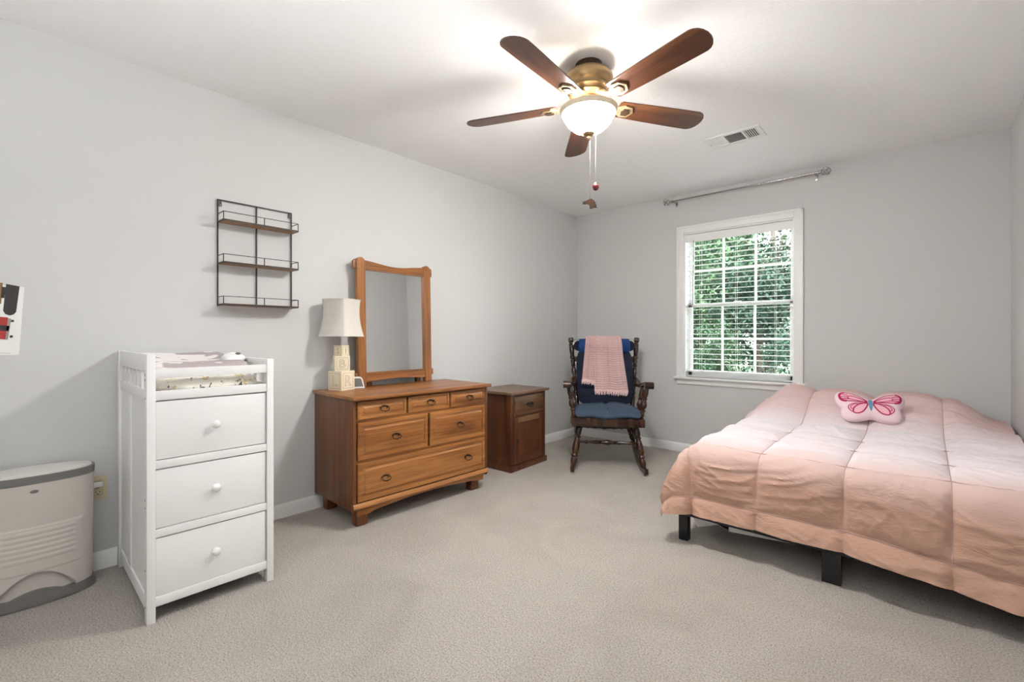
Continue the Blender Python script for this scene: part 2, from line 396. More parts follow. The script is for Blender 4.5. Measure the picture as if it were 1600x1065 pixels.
for k in range(3):
    cb = crown(12000, 11 + k, 1.9, 2.5, 0.085); me = bpy.data.meshes.new('foliage'); cb.to_mesh(me); cb.free(); me.materials.append(m_leafs[k])
    bm = BM(); lathe(bm, (0, 0, -0.2), (0.1, 0.05, 4.2), [(0, 0.2), (0.1, 0.15), (1, 0.06)], 10)
    for a in range(5):
        sweep(bm, [(0.05, 0.02, 1.6 + a * 0.4), (math.cos(a * 2.4) * 0.7, math.sin(a * 2.4) * 0.7, 2.4 + a * 0.4), (math.cos(a * 2.4) * 1.4, math.sin(a * 2.4) * 1.4, 2.9 + a * 0.45)], [0.05, 0.035, 0.015], 6)
    tm = bpy.data.meshes.new('trunk'); bm.to_mesh(tm); bm.free(); tm.materials.append(m_bark)
    protos.append((me, tm))
spots = [(-4.9, 9.5, 0.95), (-2.9, 10.8, 1.05), (-0.6, 10.2, 0.84), (1.6, 10.6, 0.7), (-7.2, 11.5, 1.15), (-4.6, 14.5, 1.3), (-1.5, 15.2, 1.34), (2.6, 14.5, 0.95),
         (-2.4, 6.6, 0.42), (-0.7, 6.9, 0.38), (-4.2, 7.2, 0.45), (1.0, 7.2, 0.4), (-9.0, 16.0, 1.5), (-5.6, 19.5, 1.6)]
for k, (x, y, s) in enumerate(spots):
    tr = thing('garden_tree', 'leafy green tree outside beyond the slatted window', 'tree', (x, y, -0.56), random.uniform(0, 6.28), 'trees outside the window')
    tr.scale = (s, s, s)
    f = put(bpy.data.objects.new('foliage', protos[k % 3][0]), tr); f.location = (0, 0, 2.7)
    f['kind'] = 'stuff'
    put(bpy.data.objects.new('trunk', protos[k % 3][1]), tr)

# ------------------------------------------------------------------ ceiling fan
FX, FY = 1.668, -2.395
fan = thing('ceiling_fan', 'five blade brown ceiling fan with lit frosted glass bowl', 'ceiling fan', (FX, FY, H))
def lz(bm, prof, n=40):      # vertical lathe from (r, z) pairs (z relative to the ceiling, negative)
    zs = [p[1] for p in prof]; a, b = zs[0], zs[-1]
    lathe(bm, (0, 0, a), (0, 0, b), [((z - a) / (b - a), r) for r, z in prof], n)
bm = BM(); lz(bm, [(0.066, 0.0), (0.068, -0.012), (0.064, -0.03), (0.052, -0.036)]); obj('canopy', bm, m_bronze_dark, fan)
bm = BM(); lz(bm, [(0.05, -0.030), (0.085, -0.037), (0.108, -0.050), (0.119, -0.068), (0.120, -0.088), (0.112, -0.102), (0.100, -0.112), (0.098, -0.120), (0.104, -0.126), (0.104, -0.134), (0.094, -0.142), (0.090, -0.150), (0.094, -0.156), (0.086, -0.163), (0.06, -0.168)])
obj('motor_housing', bm, m_bronze, fan)
bm = BM(); lz(bm, [(0.055, -0.165), (0.058, -0.175), (0.05, -0.190), (0.05, -0.205), (0.056, -0.212), (0.056, -0.222), (0.03, -0.225)]); obj('switch_housing', bm, m_bronze, fan)
bm = BM()
prof = [(0.1315, -0.2435), (0.130, -0.246), (0.118, -0.268), (0.100, -0.295), (0.076, -0.316), (0.048, -0.330), (0.018, -0.336)]
lathe(bm, (0, 0, prof[0][1]), (0, 0, prof[-1][1]), [((z - prof[0][1]) / (prof[-1][1] - prof[0][1]), r) for r, z in prof], 40, cap=False)
o = obj('glass_bowl', bm, m_bowl, fan); o['label'] = 'glowing frosted white glass bowl'
for k in range(3):
    a = 0.5 + k * 2 * PI / 3
    bl = bpy.data.lights.new('fan_bulb', 'POINT'); bl.energy = BULB; bl.shadow_soft_size = 0.03; bl.color = (1.0, 0.985, 0.96)
    bo = bpy.data.objects.new('fan_bulb', bl); COL.objects.link(bo); bo.parent = fan; bo.location = (0.092 * math.cos(a), 0.092 * math.sin(a), -0.226)
bm = BM(); lz(bm, [(0.131, -0.2435), (0.139, -0.232), (0.142, -0.222), (0.138, -0.217), (0.135, -0.222), (0.130, -0.240)], 48); o = obj('bowl_rim', bm, m_bowl_rim, fan); o['label'] = 'cream glass rim of the bowl'
bm = BM(); lz(bm, [(0.010, -0.328), (0.028, -0.333), (0.030, -0.340), (0.020, -0.350), (0.009, -0.354), (0.011, -0.360), (0.006, -0.368), (0.001, -0.370)], 20); obj('finial', bm, m_bronze, fan)
BZ = -0.196
def blade_poly():
    P = []
    P += [(0.155, -0.046), (0.165, -0.054)]
    P += [(0.30, -0.060), (0.50, -0.066), (0.605, -0.067)]
    for k in range(1, 9):
        a = -PI / 2 + PI * k / 9
        P.append((0.605 + 0.050 * math.cos(a), 0.067 * math.sin(a) * (0.98)))
    P += [(0.605, 0.067), (0.50, 0.066), (0.30, 0.060), (0.165, 0.054), (0.155, 0.046)]
    return P
bmb = BM(); prism(bmb, blade_poly(), -0.003, 0.003, 'xy')
first = None
for k in range(5):
    a = math.radians(274.2 + 72 * k)
    if first is None: first = obj('blade', bmb, m_blade, fan); o = first
    else: o = clone(first, fan)
    o.location = (0, 0, BZ); o.rotation_euler = Matrix.Rotation(a, 4, 'Z').to_3x3().__matmul__(Matrix.Rotation(math.radians(-12), 3, 'X')).to_euler()
    if k == 0:
        bm = BM()
        sweep(bm, [(0.070, 0, 0.030), (0.10, 0, 0.024), (0.13, 0, 0.002), (0.16, 0, -0.010)], 1, sec=[(-0.016, -0.004), (0.016, -0.004), (0.016, 0.004), (-0.016, 0.004)], side=(0, 1, 0))
        prism(bm, [(0.15, -0.016), (0.185, -0.040), (0.225, -0.034), (0.245, 0), (0.225, 0.034), (0.185, 0.040), (0.15, 0.016)], -0.011, -0.0035, 'xy')
        iron = obj('blade_iron', bm, m_iron_plate, fan)
        bm = BM(); prism(bm, [(0.185, -0.022), (0.215, -0.022), (0.226, 0), (0.215, 0.022), (0.185, 0.022), (0.176, 0)], -0.0165, -0.0108, 'xy'); cap0 = obj('bracket_plate', bm, m_bronze_dark, iron)
        ii = iron
    else:
        ii = clone(iron, fan); clone(cap0, ii)
    ii.location = o.location; ii.rotation_euler = o.rotation_euler
# pull chains with pendants
def chain(x, y, z0, z1):
    bm = BM(); n = int((z0 - z1) / 0.006)
    rod(bm, (x, y, z0), (x, y, z1), 0.0008, n=5)
    for k in range(n):
        uvsphere(bm, (x, y, z0 - 0.006 * k), 0.0016, 0.0016, 0.0016, 6, 4)
    return obj('pull_chain', bm, m_steel, fan)
c1 = chain(0.0, 0.012, -0.365, -0.660)
VX, VY = Vector((0.746, 0.666, 0)), Vector((-0.666, 0.746, 0))     # picture-plane axes of the fan's pendants, horse seen in profile
bm = BM()
hp = [(-0.030, 0.002), (-0.031, -0.008), (-0.024, -0.011), (-0.010, -0.006), (-0.001, -0.011), (0.000, -0.030), (0.004, -0.034), (0.024, -0.027), (0.023, -0.010), (0.016, 0.008), (0.006, 0.013), (0.003, 0.019), (-0.001, 0.012), (-0.008, 0.008), (-0.020, 0.004)]
def ex(bm, poly, c, th):
    A = [bm.verts.new(c + VX * a + Vector((0, 0, b)) - VY * th) for a, b in poly]; Bv = [bm.verts.new(c + VX * a + Vector((0, 0, b)) + VY * th) for a, b in poly]; n = len(poly)
    bm.faces.new(A[::-1]); bm.faces.new(Bv)
    for k in range(n): bm.faces.new((A[k], A[(k + 1) % n], Bv[(k + 1) % n], Bv[k]))
hc = Vector((0.0, 0.012, -0.675))
ex(bm, hp, hc, 0.008)
bmesh.ops.bevel(bm, geom=bm.edges[:], offset=0.0018, segments=2, affect='EDGES')
o = obj('horse_pendant', bm, m_horse, c1, 60); o['label'] = 'brown wooden horse head with black mane'
bm = BM(); ex(bm, [(0.005, 0.014), (0.013, 0.012), (0.015, 0.007), (0.022, 0.007), (0.022, 0.000), (0.029, -0.003), (0.026, -0.010), (0.033, -0.016), (0.029, -0.020), (0.034, -0.028), (0.022, -0.026), (0.021, -0.010), (0.014, 0.006)], hc, 0.006)
ex(bm, [(-0.034, 0.001), (-0.035, -0.008), (-0.029, -0.0105), (-0.027, -0.002)], hc, 0.0085)
obj('mane', bm, m_mane, c1)
c2 = chain(0.022, 0.030, -0.345, -0.585)
pc = Vector((0.022, 0.030, -0.600))
bm = BM(); uvsphere(bm, pc, 0.0165, 0.0165, 0.0165, 18, 12); o = obj('ball_pendant', bm, m_ladybird, c2); o['label'] = 'dark red ball pendant'
bm = BM(); uvsphere(bm, pc + Vector((0, 0, 0.017)), 0.010, 0.010, 0.005, 12, 8)
obj('pendant_cap', bm, m_mane, c2)
bm = BM(); uvsphere(bm, pc + Vector((0, 0, -0.0125)), 0.0115, 0.0115, 0.0055, 12, 8); obj('pendant_base', bm, m_mane, c2)

# ------------------------------------------------------------------ ceiling vent
v = thing('ceiling_vent', 'white louvred air vent set in the ceiling', 'vent', (1.948, -1.028, H))
hx, hy = 0.176, 0.104; secs = [(-0.135, -0.060, 'y'), (-0.045, 0.062, 'x'), (0.075, 0.148, 'y')]
bm = BM(); th = -0.006
box(bm, -hx, hx, -hy, -0.072, th, 0, 0.001); box(bm, -hx, hx, 0.072, hy, th, 0, 0.001)
xs = [-hx] + [c for s in secs for c in s[:2]] + [hx]
for a, b in zip(xs[0::2], xs[1::2]): box(bm, a, b, -0.072, 0.072, th, 0)
obj('vent_frame', bm, m_white_paint, v)
B1('vent_back', (-hx + 0.02, hx - 0.02, -0.08, 0.08, -0.0012, -0.0002), m_dark, v)
for si, (a, b, ax) in enumerate(secs):
    n = 6 if ax == 'y' else 11
    for k in range(n):
        bm = BM()
        if ax == 'y':
            c = a + (b - a) * (k + 0.5) / n; w = (b - a) / n
            s = 0.48 if si == 0 else 0.28
            g = -1 if si == 2 else 1
            prism(bm, [(c - g * w * s, -0.0055), (c - g * w * s + 0.0012, -0.0055), (c + g * w * s + 0.0006, -0.0018), (c + g * w * s - 0.0006, -0.0018)], -0.072, 0.072, 'xz')
        else:
            c = -0.072 + 0.144 * (k + 0.5) / n; w = 0.144 / n
            prism(bm, [(c - w * 0.2, -0.0055), (c - w * 0.2 + 0.001, -0.0055), (c + w * 0.2, -0.0018), (c + w * 0.2 - 0.001, -0.0018)], a, b, 'yz')
        obj('louvre', bm, m_white_paint, v)
bm = BM(); box(bm, -0.150, -0.147, -0.02, 0.02, -0.016, -0.004); obj('damper_lever', bm, m_white_paint, v)

# ------------------------------------------------------------------ curtain rod
r = thing('curtain_rod', 'slim brushed nickel curtain rod with crystal cage finials above window', 'curtain rod', (1.703, -0.08, 2.372))
bm = BM(); rod(bm, (-0.59, 0, 0), (0.1, 0, 0), 0.0075, n=14); rod(bm, (0.1, 0, 0), (0.59, 0, 0), 0.009, n=14); obj('pole', bm, m_steel, r)
for s in (-1, 1):
    bm = BM(); lathe(bm, (s * 0.575, 0, 0), (s * 0.605, 0, 0), [(0, 0.010), (0.1, 0.015), (0.5, 0.015), (0.6, 0.011), (1, 0.011)], 16)
    f = obj('end_cap', bm, m_steel, r)
    bm = BM(); cx = s * 0.636; R0 = 0.034
    vs = []
    for k in range(12):
        y = 1 - 2 * (k + 0.5) / 12; rr = math.sqrt(1 - y * y); a = k * 2.39996
        vs.append(Vector((cx + R0 * y, R0 * rr * math.cos(a), R0 * rr * math.sin(a))))
    for i in range(12):
        nb = sorted(range(12), key=lambda j: (vs[i] - vs[j]).length)[1:5]
        for j in nb:
            if i < j or i not in sorted(range(12), key=lambda q: (vs[j] - vs[q]).length)[1:5]: rod(bm, vs[i], vs[j], 0.0021, n=5)
    obj('finial', bm, m_steel, r)
    bm = BM(); uvsphere(bm, (cx, 0, 0), 0.013, 0.013, 0.013, 8, 6); obj('crystal', bm, m_glass, r, 5)
    bm = BM(); x = s * 0.565
    box(bm, x - 0.009, x + 0.009, 0.074, 0.0799, -0.04, 0.012, 0.002); rod(bm, (x, 0.076, -0.008), (x, 0.0, -0.014), 0.005, n=10)
    sweep(bm, [(x, 0.012 * math.cos(q), -0.0 + 0.0125 * math.sin(q)) for q in [PI * (1 + k / 8) for k in range(9)]], 0.003, 6)
    obj('bracket', bm, m_steel, r)

# ------------------------------------------------------------------ wall shelf
t = thing('wall_shelf', 'three tier black wire wall shelf with brown boards', 'shelf', (0.0, -3.3385, 1.264))
hw = 0.198; top = 0.586; xf = 0.105
def bar(bm, p, q, s):
    p, q = Vector(p), Vector(q); sweep(bm, [p, q], 1, sec=[(-s, -s), (s, -s), (s, s), (-s, s)])
bm = BM(); x = 0.008
for y in (-hw, 0.0, hw): bar(bm, (x, y, 0), (x, y, top), 0.0032)
bar(bm, (x, -hw - 0.003, top), (x, hw + 0.003, top), 0.0032)
obj('wire_frame', bm, m_black_metal, t)
for s in (-1, 1):
    bm = BM(); c = Vector((0.006, s * (hw - 0.014), top - 0.026))
    sweep(bm, [c + Vector((0, 0.006 * math.cos(a), 0.0075 * math.sin(a))) for a in [k * 2 * PI / 12 for k in range(12)]], 0.0018, 6, True)
    sweep(bm, [c + Vector((0, 0.004 * math.cos(a), 0.013 + 0.005 * math.sin(a))) for a in [k * 2 * PI / 12 for k in range(12)]], 0.0018, 6, True)
    bar(bm, c + Vector((0, 0, 0.018)), (0.006, c.y, top), 0.002)
    obj('hanging_loop', bm, m_black_metal, t)
for zb in (0.462, 0.233, 0.006):
    b = B1('shelf_board', (0.012, xf - 0.003, -hw + 0.003, hw - 0.003, zb - 0.004, zb + 0.006), m_shelf_wood, t, 0.001)
    bm = BM(); e = 0.0024
    for p, q in (((x, -hw, zb), (xf, -hw, zb)), ((xf, -hw, zb), (xf, hw, zb)), ((x, hw, zb), (xf, hw, zb))):
        bar(bm, p, q, e + 0.001); bar(bm, Vector(p) + Vector((0, 0, 0.044)), Vector(q) + Vector((0, 0, 0.044)), e * 0.7)
    for y in (-hw, 0.008, hw): bar(bm, (xf, y, zb), (xf, y, zb + 0.044), e * 0.8)
    obj('guard_rail', bm, m_black_metal, b)

# ------------------------------------------------------------------ dresser
DR = -0.036
d = thing('dresser', 'oak dresser with six raised panel drawers and bronze pulls', 'dresser', (0.031, -2.482, 0), DR)
DT = 0.757
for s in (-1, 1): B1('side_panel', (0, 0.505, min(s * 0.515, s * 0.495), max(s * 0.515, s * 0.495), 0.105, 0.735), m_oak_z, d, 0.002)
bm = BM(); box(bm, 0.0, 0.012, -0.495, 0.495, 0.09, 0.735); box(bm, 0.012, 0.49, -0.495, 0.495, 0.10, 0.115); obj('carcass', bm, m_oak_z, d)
B1('inner_face', (0.470, 0.486, -0.496, 0.496, 0.115, 0.735), m_dark, d)
bm = BM(); box(bm, 0.0, 0.538, -0.530, 0.530, 0.735, DT, 0.008, 3); obj('dresser_top', bm, m_oak_y, d)
bm = BM()
for z in (0.614, 0.382): box(bm, 0.484, 0.500, -0.495, 0.495, z - 0.011, z + 0.011)
box(bm, 0.484, 0.500, -0.495, 0.495, 0.726, 0.735); obj('drawer_divider', bm, m_oak_y, d)
bm = BM()
prism(bm, [(0.485, 0.118), (0.510, 0.118), (0.518, 0.126), (0.512, 0.142), (0.504, 0.150), (0.485, 0.150)], -0.515, 0.515, 'xz'); obj('base_molding', bm, m_oak_y, d)
bm = BM(); P = [(-0.485, 0.118), (0.485, 0.118), (0.485, 0.072), (0.41, 0.072)]
P += [(0.38 - 0.76 * k / 12, 0.084 + 0.020 * math.sin(PI * k / 12)) for k in range(13)] + [(-0.41, 0.072), (-0.485, 0.072)]
prism(bm, P, 0.478, 0.494, 'yz'); obj('apron', bm, m_oak_y, d)
for fx, fy in ((0.40, -0.435), (0.40, 0.435), (0.02, -0.435), (0.02, 0.435)):
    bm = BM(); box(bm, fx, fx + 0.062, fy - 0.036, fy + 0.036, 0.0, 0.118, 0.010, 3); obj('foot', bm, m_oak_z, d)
def drawer_front(bm, y0, y1, z0, z1, x0=0.492, x1=0.512, brd=0.036, rise=0.007):
    # raised panel: outer slab, sloping moulding, raised field
    yb, zb = (y0 + y1) / 2, (z0 + z1) / 2
    rings = []
    for ins, x in ((0, x0), (0, x1 - 0.005), (0.004, x1), (brd - 0.010, x1), (brd - 0.008, x1 - 0.005), (brd, x1 - 0.004), (brd + 0.010, x1 + rise - 0.003)):
        rings.append([bm.verts.new((x, y, z)) for y, z in ((y0 + ins, z0 + ins), (y1 - ins, z0 + ins), (y1 - ins, z1 - ins), (y0 + ins, z1 - ins))])
    for a, b in zip(rings, rings[1:]):
        for k in range(4): bm.faces.new((a[k], a[(k + 1) % 4], b[(k + 1) % 4], b[k]))
    bm.faces.new(rings[-1]); bm.faces.new(rings[0][::-1])
pull0 = None
def pull(parent, y, z):
    global pull0
    if pull0 is None:
        bm = BM()
        prism(bm, [(-0.021, 0.008), (-0.012, 0.014), (0, 0.017), (0.012, 0.014), (0.021, 0.008), (0.012, 0.003), (0, 0.0055), (-0.012, 0.003)], 0.0, 0.003, 'yz')
        for s in (-1, 1):
            uvsphere(bm, (0.006, s * 0.022, 0.005), 0.008, 0.006, 0.006, 10, 6)
            prism(bm, [(s * 0.016, 0.004), (s * 0.024, 0.004), (s * 0.021, -0.008)], 0.0, 0.003, 'yz')
        sweep(bm, [(0.012, -0.023, 0.005), (0.017, -0.029, -0.005), (0.019, -0.021, -0.015), (0.019, 0, -0.019), (0.019, 0.021, -0.015), (0.017, 0.029, -0.005), (0.012, 0.023, 0.005)], 0.0028, 8)
        uvsphere(bm, (0.019, 0, -0.019), 0.004, 0.008, 0.004, 10, 6)
        pull0 = obj('pull', bm, m_brass_dark, parent); o = pull0
    else: o = clone(pull0, parent)
    o.location = (0.515, y, z)
rows = [(-0.487, -0.166, 0.622, 0.727, [0]), (-0.155, 0.167, 0.622, 0.727, [0]), (0.178, 0.489, 0.622, 0.727, [0]),
        (-0.487, -0.006, 0.391, 0.606, [0]), (0.008, 0.489, 0.391, 0.606, [0]), (-0.487, 0.489, 0.155, 0.374, [-0.318, 0.318])]
for y0, y1, z0, z1, ps in rows:
    bm = BM(); drawer_front(bm, y0, y1, z0, z1, brd=0.034 if z1 - z0 > 0.15 else 0.028); f = obj('drawer', bm, m_oak_y, d)
    for p in ps: pull(f, (y0 + y1) / 2 + p, (z0 + z1) / 2 + 0.004)

# ------------------------------------------------------------------ dresser mirror
mr = thing('dresser_mirror', 'oak framed mirror with wavy top rail standing on dresser', 'mirror', (0.070, -2.437, DT))
mr.rotation_euler = (0, -0.028, 0)
for s in (-1, 1):
    bm = BM(); c = s * 0.275; P = [(c - 0.030, 0.0), (c + 0.030, 0.0), (c + 0.030, 0.846)]
    P += [(c + 0.030 * math.cos(a), 0.846 + 0.028 * math.sin(a)) for a in [PI * k / 10 for k in range(1, 10)]] + [(c - 0.030, 0.846)]
    prism(bm, P, 0.0, 0.038, 'yz'); bmesh.ops.bevel(bm, geom=bm.edges[:], offset=0.004, segments=2, affect='EDGES'); obj('post', bm, m_oak_mz, mr)
bm = BM(); P = [(-0.318, 0.800), (-0.318, 0.856), (-0.245, 0.856)]
P += [(-0.245 + 0.49 * k / 20, 0.856 + 0.007 * math.cos(PI * 2 * k / 20) - 0.010 * math.sin(PI * k / 20) - 0.007) for k in range(21)] + [(0.245, 0.856), (0.318, 0.856), (0.318, 0.800), (0.245, 0.790), (-0.245, 0.790)]
prism(bm, P, 0.008, 0.030, 'yz'); obj('top_rail', bm, m_oak_y, mr)
bm = BM(); P = [(-0.300, 0.095), (0.300, 0.095), (0.300, 0.045), (0.245, 0.032)]
P += [(0.245 - 0.49 * k / 14, 0.030 + 0.014 * math.sin(PI * k / 14)) for k in range(15)] + [(-0.300, 0.045)]
prism(bm, P, 0.008, 0.032, 'yz'); obj('bottom_rail', bm, m_oak_y, mr)
for z0, z1 in ((0.795, 0.85), (0.05, 0.095)):
    for s in (-1, 1): B1('tenon', (0.006, 0.028, s * 0.312 - 0.014, s * 0.312 + 0.014, z0, z1), m_oak_mz, mr, 0.003)
B1('mirror_glass', (0.012, 0.019, -0.25, 0.25, 0.09, 0.80), m_mirror, mr)
B1('back_panel', (0.0035, 0.0115, -0.25, 0.25, 0.09, 0.80), m_oak_z, mr)
for s in (-1, 1): B1('support_block', (-0.022, 0.006, s * 0.205 - 0.018, s * 0.205 + 0.018, 0.0, 0.095), m_oak_z, mr, 0.002)

# ------------------------------------------------------------------ table lamp of letter blocks
L = thing('table_lamp', 'cream letter block lamp with square bell shade on dresser', 'lamp', (0.135, -2.880, DT))
AZ = math.atan2(-0.47, 0.88)            # facing the camera corner first
def block(name, s, h, z0, rz, letters):
    bm = BM(); box(bm, -s / 2, s / 2, -s / 2, s / 2, z0, z0 + h, 0.002, 2)
    b = obj(name, bm, m_cream, L); b.rotation_euler = (0, 0, rz)
    for ang, txt in letters:
        bm = BM(); m = s * 0.12; hh = s / 2 - m; th = s * 0.012
        e = 0.0009
        for a, bb in (((-hh, m), (hh, m)), ((hh, m), (hh, h - m)), ((hh, h - m), (-hh, h - m)), ((-hh, h - m), (-hh, m))):
            box(bm, min(a[0], bb[0]) - e, max(a[0], bb[0]) + e, -s / 2 - 0.0008, -s / 2 + 0.0005, z0 + min(a[1], bb[1]) - e, z0 + max(a[1], bb[1]) + e)
        for v in bm.verts: v.co = Matrix.Rotation(ang, 3, 'Z') @ v.co
        obj('border_line', bm, m_engrave, b)
        cu = bpy.data.curves.new('letter', 'FONT'); cu.body = txt; cu.size = h * 0.78; cu.align_x = 'CENTER'; cu.align_y = 'CENTER'
        cu.fill_mode = 'NONE'; cu.bevel_depth = 0.0011; cu.bevel_resolution = 1; cu.resolution_u = 4
        tmp = bpy.data.objects.new('letter', cu); COL.objects.link(tmp); bpy.context.view_layer.update()
        me = bpy.data.meshes.new_from_object(tmp.evaluated_get(bpy.context.evaluated_depsgraph_get())); bpy.data.objects.remove(tmp)
        zs = [v.co.y for v in me.vertices]; xs = [v.co.x for v in me.vertices]
        cy = (max(zs) + min(zs)) / 2; cx = (max(xs) + min(xs)) / 2
        R = Matrix.Rotation(ang, 4, 'Z')
        for v in me.vertices: v.co = R @ Vector((v.co.x - cx, -s / 2 - v.co.z, v.co.y - cy + z0 + h / 2))
        me.materials.clear(); me.materials.append(m_engrave)
        put(bpy.data.objects.new('letter', me), b)
    return b
# faces: ang 0 is the local -Y face; the block is turned so that -Y looks left-front, +X right-front
FR = math.atan2(0.88, -(-0.47))          # helper heading (kept as a plain number)
cam_dir = math.atan2(-4.359 + 2.858, 2.913 - 0.092)          # heading from the lamp to the camera
rz45 = cam_dir + PI / 2 - PI / 4
block('block_large', 0.112, 0.122, 0.0, rz45, [(0, 'L'), (PI / 2, 'R')])
block('block_middle', 0.092, 0.094, 0.122, cam_dir + PI / 2 + 0.12, [(0, 'B'), (PI / 2, 'T')])
block('block_small', 0.066, 0.066, 0.216, rz45 + 0.08, [(0, 'S'), (PI / 2, 'I')])
bm = BM(); rod(bm, (0, 0, 0.280), (0, 0, 0.50), 0.0055, n=12); rod(bm, (0, 0, 0.345), (0, 0, 0.40), 0.016, n=14); obj('lamp_pole', bm, m_steel, L)
def shade_r(t):          # half-diagonal along the height, 0 bottom to 1 top
    P = [(0, 0.136), (0.12, 0.128), (0.3, 0.117), (0.5, 0.110), (0.7, 0.108), (0.88, 0.110), (1, 0.115)]
    for (a, ra), (b, rb) in zip(P, P[1:]):
        if t <= b: return ra + (rb - ra) * (t - a) / (b - a)
bm = BM()
NS = 64
def shade_pt(u, t, off=0.0):
    a = 2 * PI * u; q = abs(math.cos(a)) ** 1.25 + abs(math.sin(a)) ** 1.25
    r = (shade_r(t) + off) / q ** (1 / 1.25)
    return Vector((r * math.cos(a), r * math.sin(a), 0.341 + 0.232 * t))
grid(bm, NS, 20, lambda u, t: shade_pt(u, t), True)
grid(bm, NS, 20, lambda u, t: shade_pt(u, t, -0.003), True)
o = obj('lamp_shade', bm, m_shade, L, 50); o.rotation_euler = (0, 0, cam_dir + 0.10)
bm = BM()
for t_ in (0.0, 1.0): sweep(bm, [shade_pt(k / NS, t_) for k in range(NS)], 0.003, 6, True)
for a in (0, 0.25, 0.5, 0.75): sweep(bm, [shade_pt(a, k / 12) for k in range(13)], 0.0018, 6)
o2 = obj('shade_piping', bm, m_shade, o)
bm = BM()
for a in (0, 0.25, 0.5, 0.75): rod(bm, (0, 0, 0.49), shade_pt(a, 0.72, -0.004), 0.0015, n=6)
obj('shade_spider', bm, m_steel, o)

# small white framed screen beside the lamp
t = thing('desk_clock', 'small white framed clock with grey face between lamp and mirror', 'clock', (0.140, -2.766, DT), cam_dir + PI / 2 + 0.15)
P = [(-0.048, 0.0), (0.040, 0.0), (0.026, 0.060), (0.018, 0.072), (0.006, 0.076), (-0.034, 0.076), (-0.048, 0.068)]
bm = BM(); prism(bm, P, -0.014, 0.014, 'xz'); bmesh.ops.bevel(bm, geom=bm.edges[:], offset=0.003, segments=2, affect='EDGES'); obj('clock_case', bm, m_white_plastic, t)
bm = BM(); prism(bm, [(-0.040, 0.012), (0.029, 0.012), (0.018, 0.058), (0.010, 0.066), (-0.040, 0.066)], -0.0155, -0.0138, 'xz'); o = obj('clock_face', bm, m_pail_grey, t); o['label'] = 'grey face'

# ------------------------------------------------------------------ nightstand
n = thing('nightstand', 'dark reddish wood nightstand with one drawer over panelled door', 'nightstand', (0.012, -1.368, 0), 0.042)
yh = 0.238; D = 0.405
bm = BM(); box(bm, 0, D + 0.012, -yh - 0.012, yh + 0.012, 0.0, 0.048, 0.004); obj('plinth', bm, m_red_z, n)
bm = BM(); box(bm, -0.0, D + 0.028, -yh - 0.026, yh + 0.026, 0.622, 0.646, 0.008, 3); obj('nightstand_top', bm, m_red_top, n)
for s in (-1, 1):
    bm = BM(); ys = s * (yh - 0.012)
    box(bm, 0.03, D - 0.05, ys - 0.006, ys + 0.006, 0.07, 0.60); box(bm, 0, 0.05, ys - 0.012, ys + 0.012, 0.048, 0.622, 0.002); box(bm, D - 0.055, D - 0.022, ys - 0.012, ys + 0.012, 0.048, 0.622, 0.002)
    box(bm, 0.05, D - 0.05, ys - 0.0115, ys + 0.0115, 0.57, 0.622); box(bm, 0.05, D - 0.05, ys - 0.0115, ys + 0.0115, 0.048, 0.10)
    obj('side_panel', bm, m_red_z, n)
B1('back_panel', (0.0, 0.010, -yh + 0.02, yh - 0.02, 0.05, 0.62), m_red_z, n)
bm = BM()
for s in (-1, 1): box(bm, D - 0.022, D, min(s * yh, s * (yh - 0.040)), max(s * yh, s * (yh - 0.040)), 0.048, 0.622, 0.002)
box(bm, D - 0.022, D - 0.002, -yh + 0.04, yh - 0.04, 0.432, 0.446); box(bm, D - 0.022, D - 0.002, -yh + 0.04, yh - 0.04, 0.604, 0.622)
obj('face_frame', bm, m_red_z, n)
bm = BM(); y0, y1 = -yh + 0.042, yh - 0.042
box(bm, D - 0.02, D + 0.004, y0, y1, 0.449, 0.602, 0.003); box(bm, D + 0.002, D + 0.012, y0 + 0.001, y1 - 0.001, 0.478, 0.576, 0.003)
dr = obj('drawer', bm, m_red_y, n)
bm = BM(); zc = 0.532
for s in (-1, 1): rod(bm, (D + 0.011, s * 0.032, zc), (D + 0.026, s * 0.032, zc), 0.006, n=10); uvsphere(bm, (D + 0.014, s * 0.032, zc), 0.004, 0.013, 0.013, 12, 8)
sweep(bm, [(D + 0.024, -0.032, zc), (D + 0.028, -0.030, zc - 0.014), (D + 0.029, -0.014, zc - 0.024), (D + 0.029, 0.014, zc - 0.024), (D + 0.028, 0.030, zc - 0.014), (D + 0.024, 0.032, zc)], 0.0035, 8)
prism(bm, [(-0.03, zc), (-0.012, zc + 0.012), (0, zc + 0.015), (0.012, zc + 0.012), (0.03, zc), (0.01, zc - 0.012), (-0.01, zc - 0.012)], D + 0.011, D + 0.014, 'yz')
obj('pull', bm, m_mane, dr)
bm = BM(); box(bm, D - 0.014, D - 0.008, y0 + 0.03, y1 - 0.03, 0.08, 0.42); dp = None
box(bm, D - 0.018, D + 0.003, y0, y0 + 0.050, 0.052, 0.430, 0.002); box(bm, D - 0.018, D + 0.003, y1 - 0.050, y1, 0.052, 0.430, 0.002)
box(bm, D - 0.018, D + 0.002, y0 + 0.05, y1 - 0.05, 0.052, 0.115, 0.002)
dp = obj('door', bm, m_red_z, n)
B1('door_top_rail', (D - 0.018, D + 0.002, y0 + 0.05, y1 - 0.05, 0.386, 0.430), m_red_y, dp, 0.002)
bm = BM(); lathe(bm, (D, y0 + 0.030, 0.245), (D + 0.024, y0 + 0.030, 0.245), [(0, 0.008), (0.15, 0.006), (0.5, 0.006), (0.7, 0.010), (0.9, 0.009), (1, 0.003)], 12); obj('door_knob', bm, m_mane, dp)

